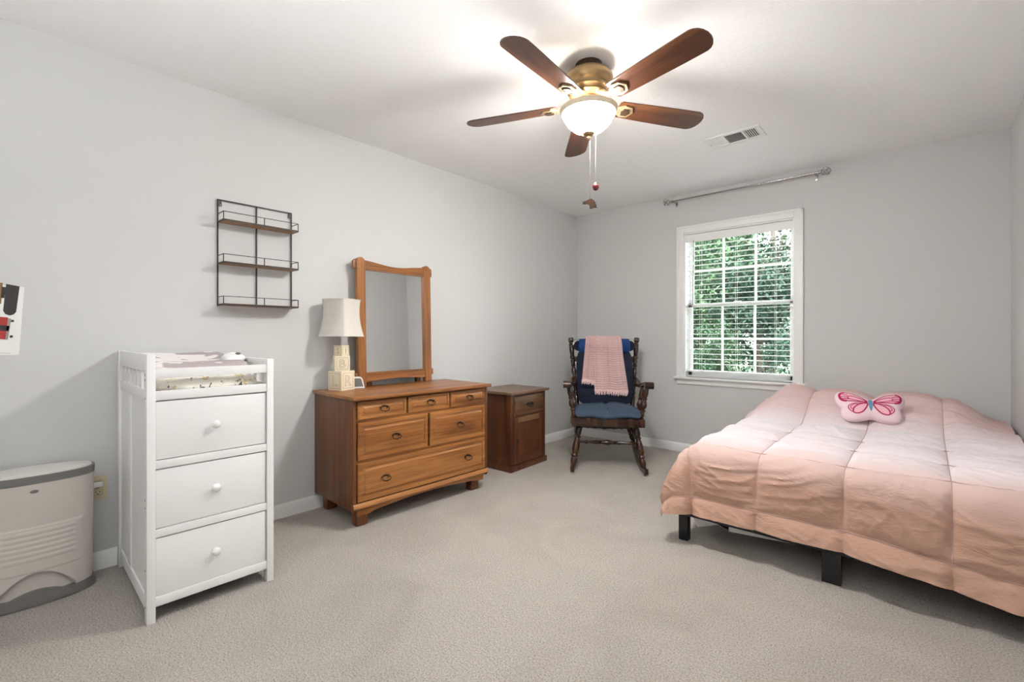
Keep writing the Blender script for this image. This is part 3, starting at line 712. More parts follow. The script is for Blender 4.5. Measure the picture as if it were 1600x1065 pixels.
# ------------------------------------------------------------------ rocking chair
RR = 0.588; RL = (0.84, -0.81, 0)
c = thing('rocking_chair', 'dark turned wood rocking chair with scrolled arms in the corner', 'rocking chair', RL, RR)
def seat_pt(bm):
    P = [(-0.292, -0.262), (-0.18, -0.275), (0, -0.28), (0.18, -0.275), (0.292, -0.262), (0.295, -0.10), (0.265, 0.22), (0.22, 0.255), (-0.22, 0.255), (-0.265, 0.22), (-0.295, -0.10)]
    prism(bm, P, 0.385, 0.430, 'xy')
bm = BM(); seat_pt(bm); bmesh.ops.bevel(bm, geom=bm.edges[:], offset=0.008, segments=2, affect='EDGES')
box(bm, -0.292, 0.292, -0.278, -0.235, 0.360, 0.428, 0.010, 3)
obj('seat', bm, m_chair, c)
LEG = [(0, 0.017), (0.08, 0.020), (0.22, 0.026), (0.30, 0.024), (0.33, 0.018), (0.345, 0.026), (0.37, 0.026), (0.385, 0.019), (0.42, 0.022), (0.55, 0.029), (0.66, 0.028), (0.74, 0.020), (0.76, 0.025), (0.79, 0.025), (0.81, 0.018), (0.86, 0.026), (0.93, 0.026), (1, 0.017)]
ROCK = lambda y: (y + 0.20) ** 2 / 1.9
def rx(y): return 0.283 - 0.045 * (y + 0.3)
for s in (-1, 1):
    for (xt, yt, yb) in ((0.225, -0.17, -0.26), (0.19, 0.17, 0.27)):
        bm = BM(); lathe(bm, (s * xt, yt, 0.388), (s * rx(yb), yb, ROCK(yb) + 0.034), LEG, 16); obj('leg', bm, m_chair, c)
    bm = BM(); sweep(bm, [(s * rx(y), y, ROCK(y) + 0.021) for y in [-0.37 + 0.95 * k / 20 for k in range(21)]], 1, sec=[(-0.015, -0.021), (0.015, -0.021), (0.015, 0.021), (-0.015, 0.021)], side=(1, 0, 0)); obj('rocker', bm, m_chair, c)
    PO = [(0, 0.016), (0.06, 0.020), (0.14, 0.022), (0.20, 0.022), (0.215, 0.016), (0.23, 0.024), (0.25, 0.024), (0.265, 0.017), (0.35, 0.024), (0.42, 0.018), (0.435, 0.024), (0.455, 0.017), (0.50, 0.023), (0.55, 0.023), (0.585, 0.016), (0.60, 0.023), (0.62, 0.018), (0.66, 0.022), (0.69, 0.016), (0.705, 0.024), (0.73, 0.024), (0.745, 0.019), (0.82, 0.025), (0.90, 0.022), (0.925, 0.017), (0.935, 0.022), (0.95, 0.026), (0.985, 0.025), (0.995, 0.015), (1, 0.004)]
    bm = BM(); lathe(bm, (s * 0.245, 0.225, 0.42), (s * 0.312, 0.425, 1.085), PO, 16); obj('back_post', bm, m_chair, c)
    bm = BM(); A = [(s * 0.272, 0.315, 0.705), (s * 0.280, 0.24, 0.690), (s * 0.290, 0.13, 0.664), (s * 0.302, 0.0, 0.668), (s * 0.318, -0.12, 0.696), (s * 0.326, -0.20, 0.712), (s * 0.330, -0.255, 0.708)]
    sweep(bm, A, 1, sec=[(-0.026, -0.012), (0.026, -0.012), (0.030, 0), (0.026, 0.012), (-0.026, 0.012), (-0.030, 0)], side=(1, 0, 0))
    rod(bm, (s * 0.330 - 0.031, -0.250, 0.698), (s * 0.330 + 0.031, -0.250, 0.698), 0.028, n=18); obj('armrest', bm, m_chair, c)
    SP = [(0, 0.012), (0.1, 0.017), (0.3, 0.021), (0.40, 0.015), (0.42, 0.021), (0.45, 0.021), (0.47, 0.014), (0.58, 0.025), (0.66, 0.025), (0.74, 0.014), (0.76, 0.022), (0.80, 0.022), (0.82, 0.014), (0.92, 0.020), (1, 0.013)]
    for (xa, ya, za, xb, yb) in ((0.322, -0.19, 0.705, 0.272, -0.205), (0.305, -0.02, 0.662, 0.268, -0.03)):
        bm = BM(); lathe(bm, (s * xa, ya, za), (s * xb, yb, 0.428), SP, 14); obj('arm_spindle', bm, m_chair, c)
STR = [(0, 0.009), (0.12, 0.010), (0.14, 0.014), (0.17, 0.014), (0.19, 0.010), (0.33, 0.016), (0.36, 0.011), (0.38, 0.017), (0.40, 0.012), (0.5, 0.021), (0.60, 0.012), (0.62, 0.017), (0.64, 0.011), (0.67, 0.016), (0.81, 0.010), (0.83, 0.014), (0.86, 0.014), (0.88, 0.010), (1, 0.009)]
bm = BM(); lathe(bm, (-0.25, -0.215, 0.222), (0.25, -0.215, 0.222), STR, 14); obj('stretcher', bm, m_chair, c)
bm = BM(); lathe(bm, (-0.22, 0.215, 0.265), (0.22, 0.215, 0.265), STR, 14); obj('stretcher', bm, m_chair, c)
for s in (-1, 1):
    bm = BM(); lathe(bm, (s * 0.243, -0.205, 0.25), (s * 0.222, 0.205, 0.29), STR, 12); obj('stretcher', bm, m_chair, c)
def yb_(z): return 0.225 + 0.3008 * (z - 0.42)
bm = BM()
P = [(-0.300, 0.975), (0.300, 0.975), (0.306, 1.03), (0.22, 1.055), (0, 1.072), (-0.22, 1.055), (-0.306, 1.03)]
A = [bm.verts.new((a, yb_(b) - 0.012, b)) for a, b in P]; Bv = [bm.verts.new((a, yb_(b) + 0.012, b)) for a, b in P]
bm.faces.new(A); bm.faces.new(Bv[::-1])
for k in range(len(P)): bm.faces.new((A[k], A[(k + 1) % 7], Bv[(k + 1) % 7], Bv[k]))
obj('crest_rail', bm, m_chair, c)
bm = BM(); box(bm, -0.283, 0.283, yb_(0.88) - 0.010, yb_(0.88) + 0.010, 0.855, 0.905, 0.004); obj('back_rail', bm, m_chair, c)
for k in range(5):
    x = (k - 2) * 0.085; bm = BM(); rod(bm, (x, yb_(0.43) - 0.01, 0.425), (x * 1.15, yb_(0.98), 0.985), 0.008, n=8); obj('back_spindle', bm, m_chair, c)

def chairthing(name, label, cat): return thing(name, label, cat, RL, RR)
def padmesh(bm, w, h, t, place, creases_u=(), creases_v=(), nu=36, nv=36, e=3.2):
    # soft rectangular cushion: both faces bulge, creases pull in
    def th(u, v):
        b = max(0.0, (1 - abs(u) ** e)) ** 0.5 * max(0.0, (1 - abs(v) ** e)) ** 0.5
        for c_ in creases_u: b *= 1 - 0.55 * math.exp(-((u - c_) / 0.07) ** 2)
        for c_ in creases_v: b *= 1 - 0.55 * math.exp(-((v - c_) / 0.05) ** 2)
        return b * t / 2
    def rnd(u, v):
        k = 0.10
        return u * (1 - k * v * v * v * v * abs(u)), v * (1 - k * u * u * u * u * abs(v))
    def edge(a): return math.sin((a * 2 - 1) * PI / 2)
    for sgn in (1, -1):
        grid(bm, nu, nv, lambda a, b: place(*[q * s_ for q, s_ in zip(rnd(edge(a), edge(b)), (w / 2, h / 2))], sgn * th(edge(a), edge(b))))
    bmesh.ops.remove_doubles(bm, verts=bm.verts[:], dist=1e-5)
# seat cushion
q = chairthing('seat_cushion', 'slate blue tufted seat cushion on the rocking chair', 'cushion')
bm = BM(); padmesh(bm, 0.545, 0.48, 0.088, lambda a, b, d_: Vector((a * (1 + 0.10 * -b), b - 0.060, 0.470 + d_ - 0.030 * sm(0.10, 0.24, -b) * (0.7 + 0.3 * math.cos(a * 24)) + (0.006 * math.sin(a * 16 + 0.6) if d_ > 0 else 0))), (0.02,), (0.25,))
cs = obj('cushion_body', bm, m_denim_light, q, 80)
bm = BM()
uvsphere(bm, (0.01, -0.16, 0.497), 0.011, 0.011, 0.006, 12, 8); obj('tuft_button', bm, m_denim, q)
bm = BM(); sweep(bm, [(-0.27, -0.20, 0.36), (-0.268, -0.24, 0.30), (-0.25, -0.262, 0.255)], 0.003, 6)
sweep(bm, [(-0.262, -0.205, 0.442), (-0.297, -0.22, 0.432), (-0.30, -0.22, 0.38), (-0.27, -0.20, 0.36)], 0.003, 6); obj('tie_cord', bm, m_mane, q)
# back cushion
q = chairthing('back_cushion', 'charcoal navy tufted back cushion tied to the rocking chair', 'cushion')
LN = math.atan(0.3008)
def bplace(a, b, d_, z0=0.722, off=-0.070):
    z = z0 + b; return Vector((a * (1 + 0.10 * b), yb_(z) + off - d_, z))
bm = BM(); padmesh(bm, 0.51, 0.50, 0.105, bplace, (), (-0.42, 0.18))
obj('cushion_body', bm, m_denim, q, 80)
# neck roll
q = chairthing('neck_roll', 'bright navy bolster roll tied across top of rocking chair', 'cushion')
zc = 1.005; yc = yb_(zc) - 0.085
prof = [(0, 0.002), (0.0, 0.045), (0.012, 0.062), (0.05, 0.068), (0.5, 0.071), (0.95, 0.068), (0.988, 0.062), (1.0, 0.045), (1.0, 0.002)]
bm = BM(); lathe(bm, (-0.235, yc, zc), (0.235, yc, zc), prof, 28); obj('roll_body', bm, m_roll, q, 60)
for s in (-1, 1):
    bm = BM(); lathe(bm, (s * 0.236, yc, zc), (s * 0.275, yc + 0.05, zc - 0.01), [(0, 0.05), (0.4, 0.04), (1, 0.018)], 12); obj('gathered_end', bm, m_denim, q)
    bm = BM(); sweep(bm, [(s * 0.215, yc + 0.02, zc + 0.066), (s * 0.26, yc + 0.06, zc + 0.062), (s * 0.300, yb_(1.05) - 0.02, 1.062)], 0.0022, 6)
    sweep(bm, [(s * 0.3095 + 0.027 * math.cos(k * 2 * PI / 12), yb_(1.063) + 0.027 * math.sin(k * 2 * PI / 12), 1.062) for k in range(12)], 0.0022, 6, True); obj('tie_cord', bm, m_steel, q)
# throw blanket
q = chairthing('throw_blanket', 'pale pink knitted throw with fringe draped over rocking chair back', 'blanket')
def path(s_, bot):
    # s_ 0..1: from behind the crest, over the roll, down the front
    R = 0.082; top = []
    P = [(yb_(0.93) + 0.022, 0.93), (yb_(1.05) + 0.020, 1.05), (yb_(1.085) + 0.005, 1.094)]
    for k in range(8):
        a = math.radians(78 + k * 15); P.append((yc + R * math.cos(a), zc + R * math.sin(a)))
    P += [(yc - R + 0.004, zc - 0.02), (yb_(0.92) - 0.128, 0.92), (yb_(0.80) - 0.130, 0.80), (yb_(0.70) - 0.128, 0.70), (yb_(bot) - 0.118, bot)]
    if P[-1][1] > P[-2][1] - 0.005: P.pop(-2)
    D_ = [0]
    for a, b in zip(P, P[1:]): D_.append(D_[-1] + math.hypot(b[0] - a[0], b[1] - a[1]))
    x = s_ * D_[-1]
    for k in range(len(P) - 1):
        if x <= D_[k + 1] or k == len(P) - 2:
            f = (x - D_[k]) / max(1e-6, D_[k + 1] - D_[k]); return P[k][0] + (P[k + 1][0] - P[k][0]) * f, P[k][1] + (P[k + 1][1] - P[k][1]) * f, D_[-1]
def sheet(bm, xt0, xt1, xb0, xb1, bot, off, botslope, ph):
    def f(u, s_):
        w = max(0.0, (s_ - 0.35) / 0.65)
        b_ = bot + botslope * u
        y, z, Lg = path(s_, b_)
        x0 = xt0 + (xb0 - xt0) * w ** 1.1; x1 = xt1 + (xb1 - xt1) * w ** 1.1
        x = x0 + (x1 - x0) * u
        wave = 0.0038 * math.sin((s_ * Lg * 2 * PI / 0.021) + 2.2 * abs(math.sin(u * PI * 2.5 + ph)))
        fold = 0.014 * math.sin(u * PI * 3 + ph) * min(1, w * 2)
        hol = -0.003 if abs((u * 2.5 + ph / PI) % 1.0) < 0.08 else 0
        return Vector((x, y - off - fold - wave - hol, z + (wave + 0.004 if s_ < 0.45 else 0)))
    grid(bm, 44, 150, f); return f
bm = BM()
fA = sheet(bm, -0.165, -0.03, -0.205, -0.055, 0.70, 0.018, -0.012, 0.3)
fB = sheet(bm, -0.085, 0.145, -0.095, 0.205, 0.612, 0.034, -0.012, 1.1)
bmesh.ops.solidify(bm, geom=bm.faces[:], thickness=0.004)
obj('knit_body', bm, m_knit, q, 80)
bm = BM(); rnd_ = random.Random(4)
for f, nn in ((fA, 34), (fB, 64)):
    for k in range(nn):
        p = f((k + 0.5) / nn, 0.992); e = p + Vector((rnd_.uniform(-0.008, 0.008), rnd_.uniform(-0.012, 0.002), -rnd_.uniform(0.030, 0.046)))
        sweep(bm, [p, p.lerp(e, 0.5) + Vector((rnd_.uniform(-0.003, 0.003), -0.003, 0)), e], [0.0032, 0.0028, 0.0018], 5)
o = obj('fringe', bm, m_knit, q); o['kind'] = 'stuff'
bm = BM()
for f, us in ((fA, (0.30, 0.70)), (fB, (0.06, 0.46, 0.86))):
    for u in us:
        for k in range(26):
            s_ = 0.40 + 0.55 * k / 26; p = f(u, s_); uvsphere(bm, p + Vector((0, -0.0035, 0)), 0.0022, 0.0018, 0.0036, 6, 4)
o = obj('knit_eyelets', bm, plain('eyelet_shade', (0.42, 0.20, 0.20), 0.95), q); o['kind'] = 'stuff'

# ------------------------------------------------------------------ bed
bf = thing('bed_frame', 'low black metal bed frame under the quilt', 'bed frame', (2.60, -0.95, 0))
RZ0, RZ1 = 0.136, 0.205
for d_ in ((-0.685, 0.685, -0.935, -0.895), (-0.685, 0.685, 0.855, 0.895), (-0.685, -0.645, -0.935, 0.895), (0.645, 0.685, -0.935, 0.895), (-0.02, 0.02, -0.895, 0.855)):
    bm = BM(); box(bm, *d_, RZ0, RZ1, 0.002); obj('rail', bm, m_black_paint, bf)
for x, w in ((-0.662, 0.024), (0.0, 0.036), (0.662, 0.024)):
    for y in (-0.912, 0.0, 0.87):
        bm = BM(); box(bm, x - w, x + w, y - 0.022, y + 0.022, 0.0, 0.150, 0.002); obj('leg', bm, m_black_paint, bf)
for k in range(9):
    y = -0.80 + k * 0.2; B1('slat', (-0.66, 0.66, y - 0.035, y + 0.035, RZ1, RZ1 + 0.012), m_black_paint, bf)
bm = BM()
A = [(-0.61, -0.932, 0.1355), (-0.49, -0.932, 0.1355), (-0.43, -0.932, 0.1355), (-0.30, -0.932, 0.1355), (-0.16, -0.932, 0.1355)]
Bz = [0.092, 0.124, 0.112, 0.116, 0.132]
T_ = [bm.verts.new(p) for p in A]; U_ = [bm.verts.new((p[0] + (0.025 if k == 0 else 0.0), p[1] + 0.012 * (k % 2), z)) for k, (p, z) in enumerate(zip(A, Bz))]
Vb = [bm.verts.new((p[0], p[1] + 0.25, 0.133)) for p in A]
for k in range(4): bm.faces.new((T_[k], T_[k + 1], U_[k + 1], U_[k])); bm.faces.new((T_[k], Vb[k], Vb[k + 1], T_[k + 1]))
bmesh.ops.solidify(bm, geom=bm.faces[:], thickness=0.002)
o = obj('torn_lining', bm, m_lining, bf); o['label'] = 'torn white lining hanging below the rail'
mt = tag(obj('mattress', (lambda b: (box(b, 1.945, 3.285, -1.855, -0.075, 0.217, 0.470, 0.05, 4), b)[1])(BM()), m_mattress), 'white mattress hidden under the pink quilt', 'mattress')

XL, XR, YH, YF = 2.01, 3.298, -0.045, -1.800
def top_z(x, y):
    z = 0.512
    f = sm(1.90, 2.15, x) * (1 - sm(2.98, 3.30, x))
    f *= 1 - 0.12 * math.exp(-((x - 2.62) / 0.07) ** 2)
    g = 1 - sm(-0.34, -0.86, y) if False else sm(-0.86, -0.34, y)
    g *= 1 - 0.35 * sm(-0.18, -0.04, y)
    return z + 0.165 * f * g
def drape(s_, r=0.075, k=0.10):
    if s_ <= 0: return 0.0, 0.0
    a0 = r * PI / 2
    if s_ < a0: return r * math.sin(s_ / r), r * (1 - math.cos(s_ / r))
    return r + k * (s_ - a0), r + (s_ - a0) * math.sqrt(1 - k * k)
SEAM_U = [1.955 - 0.345, 1.955, 2.300, 2.645, 2.990]
LX, LY = 0.375, 0.395                                        # overhang lengths left and foot
SEAM_V = [-1.80 - 0.305, -1.80, -1.465, -1.13, -0.795, -0.46]
def near(v_, L_): return min(abs(v_ - s_) for s_ in L_)
def quilt(u, v):
    # u: cloth x (may be < XL = left overhang), v: cloth y (may be < YF = foot overhang)
    sa, sb = max(0.0, XL - u), max(0.0, YF - v)
    x, y = max(u, XL), max(v, YF)
    z = top_z(x, y); nrm = Vector((0, 0, 1))
    if sa or sb:
        p = 6; s_ = (sa ** p + sb ** p) ** (1 / p); n2 = math.hypot(sa, sb); dx, dy = -sa / n2, -sb / n2
        kf = 0.10 + (0.05 * (u - XL) / 1.3 if sb and not sa else 0)
        o_, dn = drape(s_, 0.075, kf)
        if sa and sb: o_ += 0.11 * (2 * sa * sb / (n2 * n2)) ** 2 * min(1, s_ / 0.35)
        if sb: dn += 0.060 * sm(2.6, 3.3, u) * min(1, sb / 0.35)
        x += dx * o_; y += dy * o_; z -= dn
        q_ = min(1, s_ / 0.12); nrm = Vector((dx * q_, dy * q_, 1 - q_ * 0.9)).normalized()
    # quilted puff between seams
    du, dv = near(u, SEAM_U), near(v, SEAM_V)
    pu = 1 - math.exp(-(du / 0.036)); pv = 1 - math.exp(-(dv / 0.050))
    h = 0.034 * pu * pv
    w1_ = noise.noise(Vector((u * 3.2, v * 9.0, 1.3))); w0_ = noise.noise(Vector((u * 2.1, v * 2.6, 5.7)))
    c1_ = 1 - abs(noise.noise(Vector((u * 5 + w0_ * 1.6, v * 17 + w0_ * 3.0, 4.1)))) * 2.2
    c2_ = 1 - abs(noise.noise(Vector((u * 13 + v * 5 + w1_, v * 12 - u * 6, 8.1)))) * 2.4
    m_ = sm(-0.25, 0.35, w0_ + 0.3 * w1_)
    h += 0.009 * w1_ + (0.0085 * max(0, c1_) ** 3 * (0.35 + m_) + 0.0055 * max(0, c2_) ** 3 * (1.2 - m_)) * (0.35 + 0.65 * pu * pv)
    if v > -1.15: h += 0.011 * noise.noise(Vector((u * 5, v * 15, 9.9)))
    if sb > 0.30: h += 0.012 * noise.noise(Vector((u * 13, v * 3, 2.2)))
    return Vector((x, y, z)) + nrm * h
qd = thing('comforter', 'blush to peach ombre quilted comforter spread over the bed', 'comforter', (0, 0, 0))
U0, U1, V0, V1 = XL - LX, XR, YF - LY, YH
def lines(a, b, n_, seams):
    L_ = [a + (b - a) * k / n_ for k in range(n_ + 1)]
    for s_ in seams:
        if a + 0.03 < s_ < b - 0.03:
            L_ = [x_ for x_ in L_ if abs(x_ - s_) > 0.013] + [s_ + e_ for e_ in (-0.012, -0.0065, -0.0025, 0.0, 0.0025, 0.0065, 0.012)]
    return sorted(L_)
UL, VL = lines(U0, U1, 220, SEAM_U), lines(V0, V1, 280, SEAM_V)[::-1]
nu_, nv_ = len(UL) - 1, len(VL) - 1
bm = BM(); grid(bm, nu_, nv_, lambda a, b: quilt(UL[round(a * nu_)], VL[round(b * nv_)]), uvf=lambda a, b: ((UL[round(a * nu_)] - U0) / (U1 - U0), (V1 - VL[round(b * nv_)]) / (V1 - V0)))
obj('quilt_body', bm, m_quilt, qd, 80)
bm = BM()
def seam(fn, n_):
    pts = [fn(k / n_) for k in range(n_ + 1)]; sweep(bm, pts, 0.0021, 5)
for s_ in SEAM_U[1:]: seam(lambda t_: quilt(s_, V1 + (V0 + 0.09 - V1) * t_) + Vector((0, -0.0005, 0.0005)), 280)
for s_ in SEAM_V[:4]: seam(lambda t_: quilt(U0 + (U1 - U0) * t_, s_) + Vector((0, -0.001, 0.0022)), 220)
o = obj('quilt_stitching', bm, m_seam, qd)

# butterfly pillow
BPX, BPY = 2.650, -0.695
bp = thing('butterfly_pillow', 'pale pink plush butterfly pillow with magenta wings on the comforter', 'pillow', (BPX, BPY, top_z(BPX, BPY) + 0.102))
bp.rotation_euler = Matrix.Rotation(0.22, 3, 'Z').__matmul__(Matrix.Rotation(math.radians(50), 3, 'X')).to_euler(); bp.scale = (0.83, 0.85, 0.85)
half = [(0.0, 0.052), (0.035, 0.066), (0.085, 0.100), (0.140, 0.122), (0.185, 0.120), (0.210, 0.092), (0.212, 0.050), (0.196, 0.008), (0.178, -0.018), (0.184, -0.050), (0.178, -0.092), (0.150, -0.120), (0.105, -0.128), (0.055, -0.116), (0.0, -0.096)]
def catmull(P, m, closed=False):
    out = []; n_ = len(P)
    for k in range(n_ if closed else n_ - 1):
        g = lambda j: P[j % n_] if closed else P[min(max(j, 0), n_ - 1)]
        p0, p1, p2, p3 = g(k - 1), g(k), g(k + 1), g(k + 2)
        for j in range(m):
            t_ = j / m
            out.append(tuple(0.5 * (2 * b + (c_ - a) * t_ + (2 * a - 5 * b + 4 * c_ - d_) * t_ * t_ + (3 * b - a - 3 * c_ + d_) * t_ ** 3) for a, b, c_, d_ in zip(p0, p1, p2, p3)))
    if not closed: out.append(P[-1])
    return out
outl = half + [(-x, y) for x, y in half[::-1][1:-1]]
outl = catmull(outl, 4, True)
NB = len(outl)
def inside_r(j, t_): # point between centre line and the outline
    x, y = outl[j % NB]; cx_ = 0.35 * x; cy_ = 0.15 * y
    return cx_ + (x - cx_) * t_, cy_ + (y - cy_) * t_
def puff(t_): return 0.052 * math.sqrt(max(0, 1 - t_ ** 3.0))
bm = BM(); NR = 14
for sgn in (1, -1):
    rings = [[bm.verts.new((*inside_r(j, math.sin(i / NR * PI / 2)), sgn * puff(math.sin(i / NR * PI / 2)))) for j in range(NB)] for i in range(NR + 1)]
    for a, b in zip(rings, rings[1:]):
        for j in range(NB): bm.faces.new((a[j], a[(j + 1) % NB], b[(j + 1) % NB], b[j]))
    bm.faces.new(rings[0] if sgn > 0 else rings[0][::-1])
bmesh.ops.remove_doubles(bm, verts=bm.verts[:], dist=1e-5)
from mathutils.bvhtree import BVHTree
bmesh.ops.recalc_face_normals(bm, faces=bm.faces[:]); PBVH = BVHTree.FromBMesh(bm)
obj('pillow_body', bm, m_plush, bp, 80)
def pz(x, y):     # height of the front face at (x, y)
    hit = PBVH.ray_cast(Vector((x, y, 1)), Vector((0, 0, -1)))[0]
    return (hit.z if hit else 0.0) + 0.0012
def ribbon(bm, pts, wd, closed, off=0.0006):
    P = catmull(pts, 5, closed); n_ = len(P); A = []
    for k in range(n_):
        a = P[(k - 1) % n_] if closed or k else P[k]; b = P[(k + 1) % n_] if closed or k < n_ - 1 else P[k]
        dx, dy = b[0] - a[0], b[1] - a[1]; l_ = math.hypot(dx, dy) or 1; nx, ny = -dy / l_ * wd / 2, dx / l_ * wd / 2
        A.append([bm.verts.new((P[k][0] + s_ * nx, P[k][1] + s_ * ny, pz(P[k][0] + s_ * nx, P[k][1] + s_ * ny) + off)) for s_ in (-1, 0, 1)])
    for k in range(n_ if closed else n_ - 1):
        for j in (0, 1): bm.faces.new((A[k][j], A[k][j + 1], A[(k + 1) % n_][j + 1], A[(k + 1) % n_][j]))
def fill(bm, pts, off=0.0):
    P = catmull(pts, 5, True); cx_ = sum(p[0] for p in P) / len(P); cy_ = sum(p[1] for p in P) / len(P)
    R_ = [[bm.verts.new((cx_ + (x - cx_) * f_, cy_ + (y - cy_) * f_, pz(cx_ + (x - cx_) * f_, cy_ + (y - cy_) * f_) + off)) for x, y in P] for f_ in (0.02, 0.35, 0.7, 1.0)]
    bm.faces.new(R_[0])
    for a, b in zip(R_, R_[1:]):
        for j in range(len(P)): bm.faces.new((a[j], a[(j + 1) % len(P)], b[(j + 1) % len(P)], b[j]))
for s in (-1, 1):
    M = lambda L_: [(s * x * 1.03, y * 1.08 + 0.002) for x, y in L_]
    bm = BM()
    fill(bm, M([(0.02, 0.012), (0.08, 0.056), (0.135, 0.078), (0.168, 0.070), (0.160, 0.026), (0.10, 0.008)]))
    fill(bm, M([(0.02, -0.004), (0.08, 0.000), (0.130, -0.020), (0.126, -0.056), (0.080, -0.078), (0.042, -0.058)]))
    o = obj('wing_fill', bm, m_wingpink, bp, 80); o['label'] = 'pink wing print'
    bm = BM()
    ribbon(bm, M([(0.016, 0.014), (0.060, 0.050), (0.110, 0.076), (0.150, 0.086)]), 0.007, False)
    ribbon(bm, M([(0.150, 0.086), (0.176, 0.078), (0.180, 0.050), (0.166, 0.024), (0.140, 0.014)]), 0.016, False)
    ribbon(bm, M([(0.016, 0.008), (0.080, 0.012), (0.140, 0.014)]), 0.008, False)
    ribbon(bm, M([(0.022, 0.012), (0.07, 0.040), (0.115, 0.054), (0.132, 0.042), (0.118, 0.030), (0.07, 0.018)]), 0.006, True)
    ribbon(bm, M([(0.128, 0.058), (0.150, 0.066), (0.172, 0.070)]), 0.006, False); ribbon(bm, M([(0.130, 0.046), (0.154, 0.050), (0.176, 0.050)]), 0.006, False); ribbon(bm, M([(0.124, 0.030), (0.150, 0.034), (0.172, 0.032)]), 0.008, False)
    ribbon(bm, M([(0.018, 0.0), (0.032, -0.040), (0.058, -0.070), (0.092, -0.078), (0.106, -0.066), (0.098, -0.036), (0.064, -0.008)]), 0.009, True)
    ribbon(bm, M([(0.022, 0.002), (0.090, -0.002), (0.128, -0.020), (0.132, -0.046), (0.110, -0.072)]), 0.006, False)
    ribbon(bm, M([(0.066, -0.010), (0.096, -0.010), (0.116, -0.026), (0.118, -0.044), (0.104, -0.048)]), 0.005, False)
    o = obj('wing_veins', bm, m_magenta, bp, 80); o['label'] = 'magenta wing outline print'
bm = BM(); fill(bm, [(0.0, 0.034), (0.012, 0.030), (0.013, -0.010), (0.0, -0.060), (-0.013, -0.010), (-0.012, 0.030)], 0.001)
o = obj('body_print', bm, m_bluebody, bp, 80); o['label'] = 'blue butterfly body print'

# ------------------------------------------------------------------ changing table
ct = thing('changing_table', 'white wooden changing table with three drawers and slatted side', 'changing table', (0.016, -3.7335, 0), -0.015)
CD, CH = 0.70, 0.228                               # depth (local x), half width (local y)
for s, ztop in ((-1, 1.030), (1, 0.996)):
    ys = s * (CH - 0.014)
    for x0, x1 in ((0.0, 0.042), (CD - 0.042, CD)):
        bm = BM(); box(bm, x0, x1, ys - 0.014, ys + 0.014, 0.0, ztop, 0.003); obj('post', bm, m_white_paint, ct)
    zt = ztop - 0.07
    for z0, z1 in ((zt, ztop - 0.001), (0.845, 0.890), (0.035, 0.090)):
        bm = BM(); box(bm, 0.042, CD - 0.042, ys - 0.009, ys + 0.009, z0, z1, 0.002); obj('side_rail', bm, m_white_paint, ct)
    bm = BM(); box(bm, 0.25, 0.312, ys - 0.008, ys + 0.008, 0.09, 0.845, 0.002); obj('side_stile', bm, m_white_paint, ct)
    for a, b in ((0.042, 0.25), (0.312, CD - 0.042)): B1('side_panel', (a, b, ys - 0.003, ys + 0.003, 0.088, 0.847), m_white_paint, ct)
    for k in range(7):
        x = 0.042 + (CD - 0.084) * (k + 0.5) / 7
        if k == 0 or s < 0: sl_ = B1('side_slat', (x - 0.017, x + 0.017, ys - 0.006, ys + 0.006, 0.888, zt + 0.002), m_white_paint, ct, 0.002)
        else: B1('side_slat', (x - 0.017, x + 0.017, ys - 0.006, ys + 0.006, 0.888, zt + 0.002), m_white_paint, ct, 0.002)
yi = CH - 0.028
for z0, z1 in ((0.936, 0.972), (0.851, 0.886), (0.587, 0.619), (0.323, 0.355), (0.059, 0.095)):
    bm = BM(); box(bm, CD - 0.030, CD - 0.004, -yi, yi, z0, z1, 0.002); obj('front_rail', bm, m_white_paint, ct)
B1('back_rail', (0.008, 0.030, -yi, yi, 0.86, 0.985), m_white_paint, ct, 0.002)
B1('top_shelf', (0.006, CD - 0.03, -yi, yi, 0.838, 0.853), m_white_paint, ct)
B1('back_panel', (0.004, 0.010, -yi, yi, 0.06, 0.838), m_white_paint, ct)
B1('drawer_cavity', (0.20, CD - 0.034, -yi, yi, 0.096, 0.836), m_dark, ct)
for z0, z1 in ((0.622, 0.846), (0.358, 0.583), (0.0965, 0.319)):
    bm = BM(); box(bm, CD - 0.028, CD - 0.008, -yi + 0.001, yi - 0.004, z0, z1, 0.0015); f = obj('drawer', bm, m_white_paint, ct)
    zc = (z0 + z1) / 2 + 0.002
    bm = BM(); lathe(bm, (CD - 0.010, 0.0, zc), (CD + 0.020, 0.0, zc), [(0, 0.011), (0.1, 0.009), (0.35, 0.008), (0.5, 0.013), (0.65, 0.0165), (0.82, 0.016), (0.94, 0.010), (1, 0.001)], 20); obj('knob', bm, m_white_paint, f, 60)
for z in (0.95, 0.93, 0.86, 0.47, 0.44, 0.20, 0.06):
    bm = BM(); rod(bm, (CD - 0.028, -CH - 0.0006, z), (CD - 0.028, -CH + 0.004, z), 0.004, n=10); obj('bolt_hole', bm, m_dark, ct)
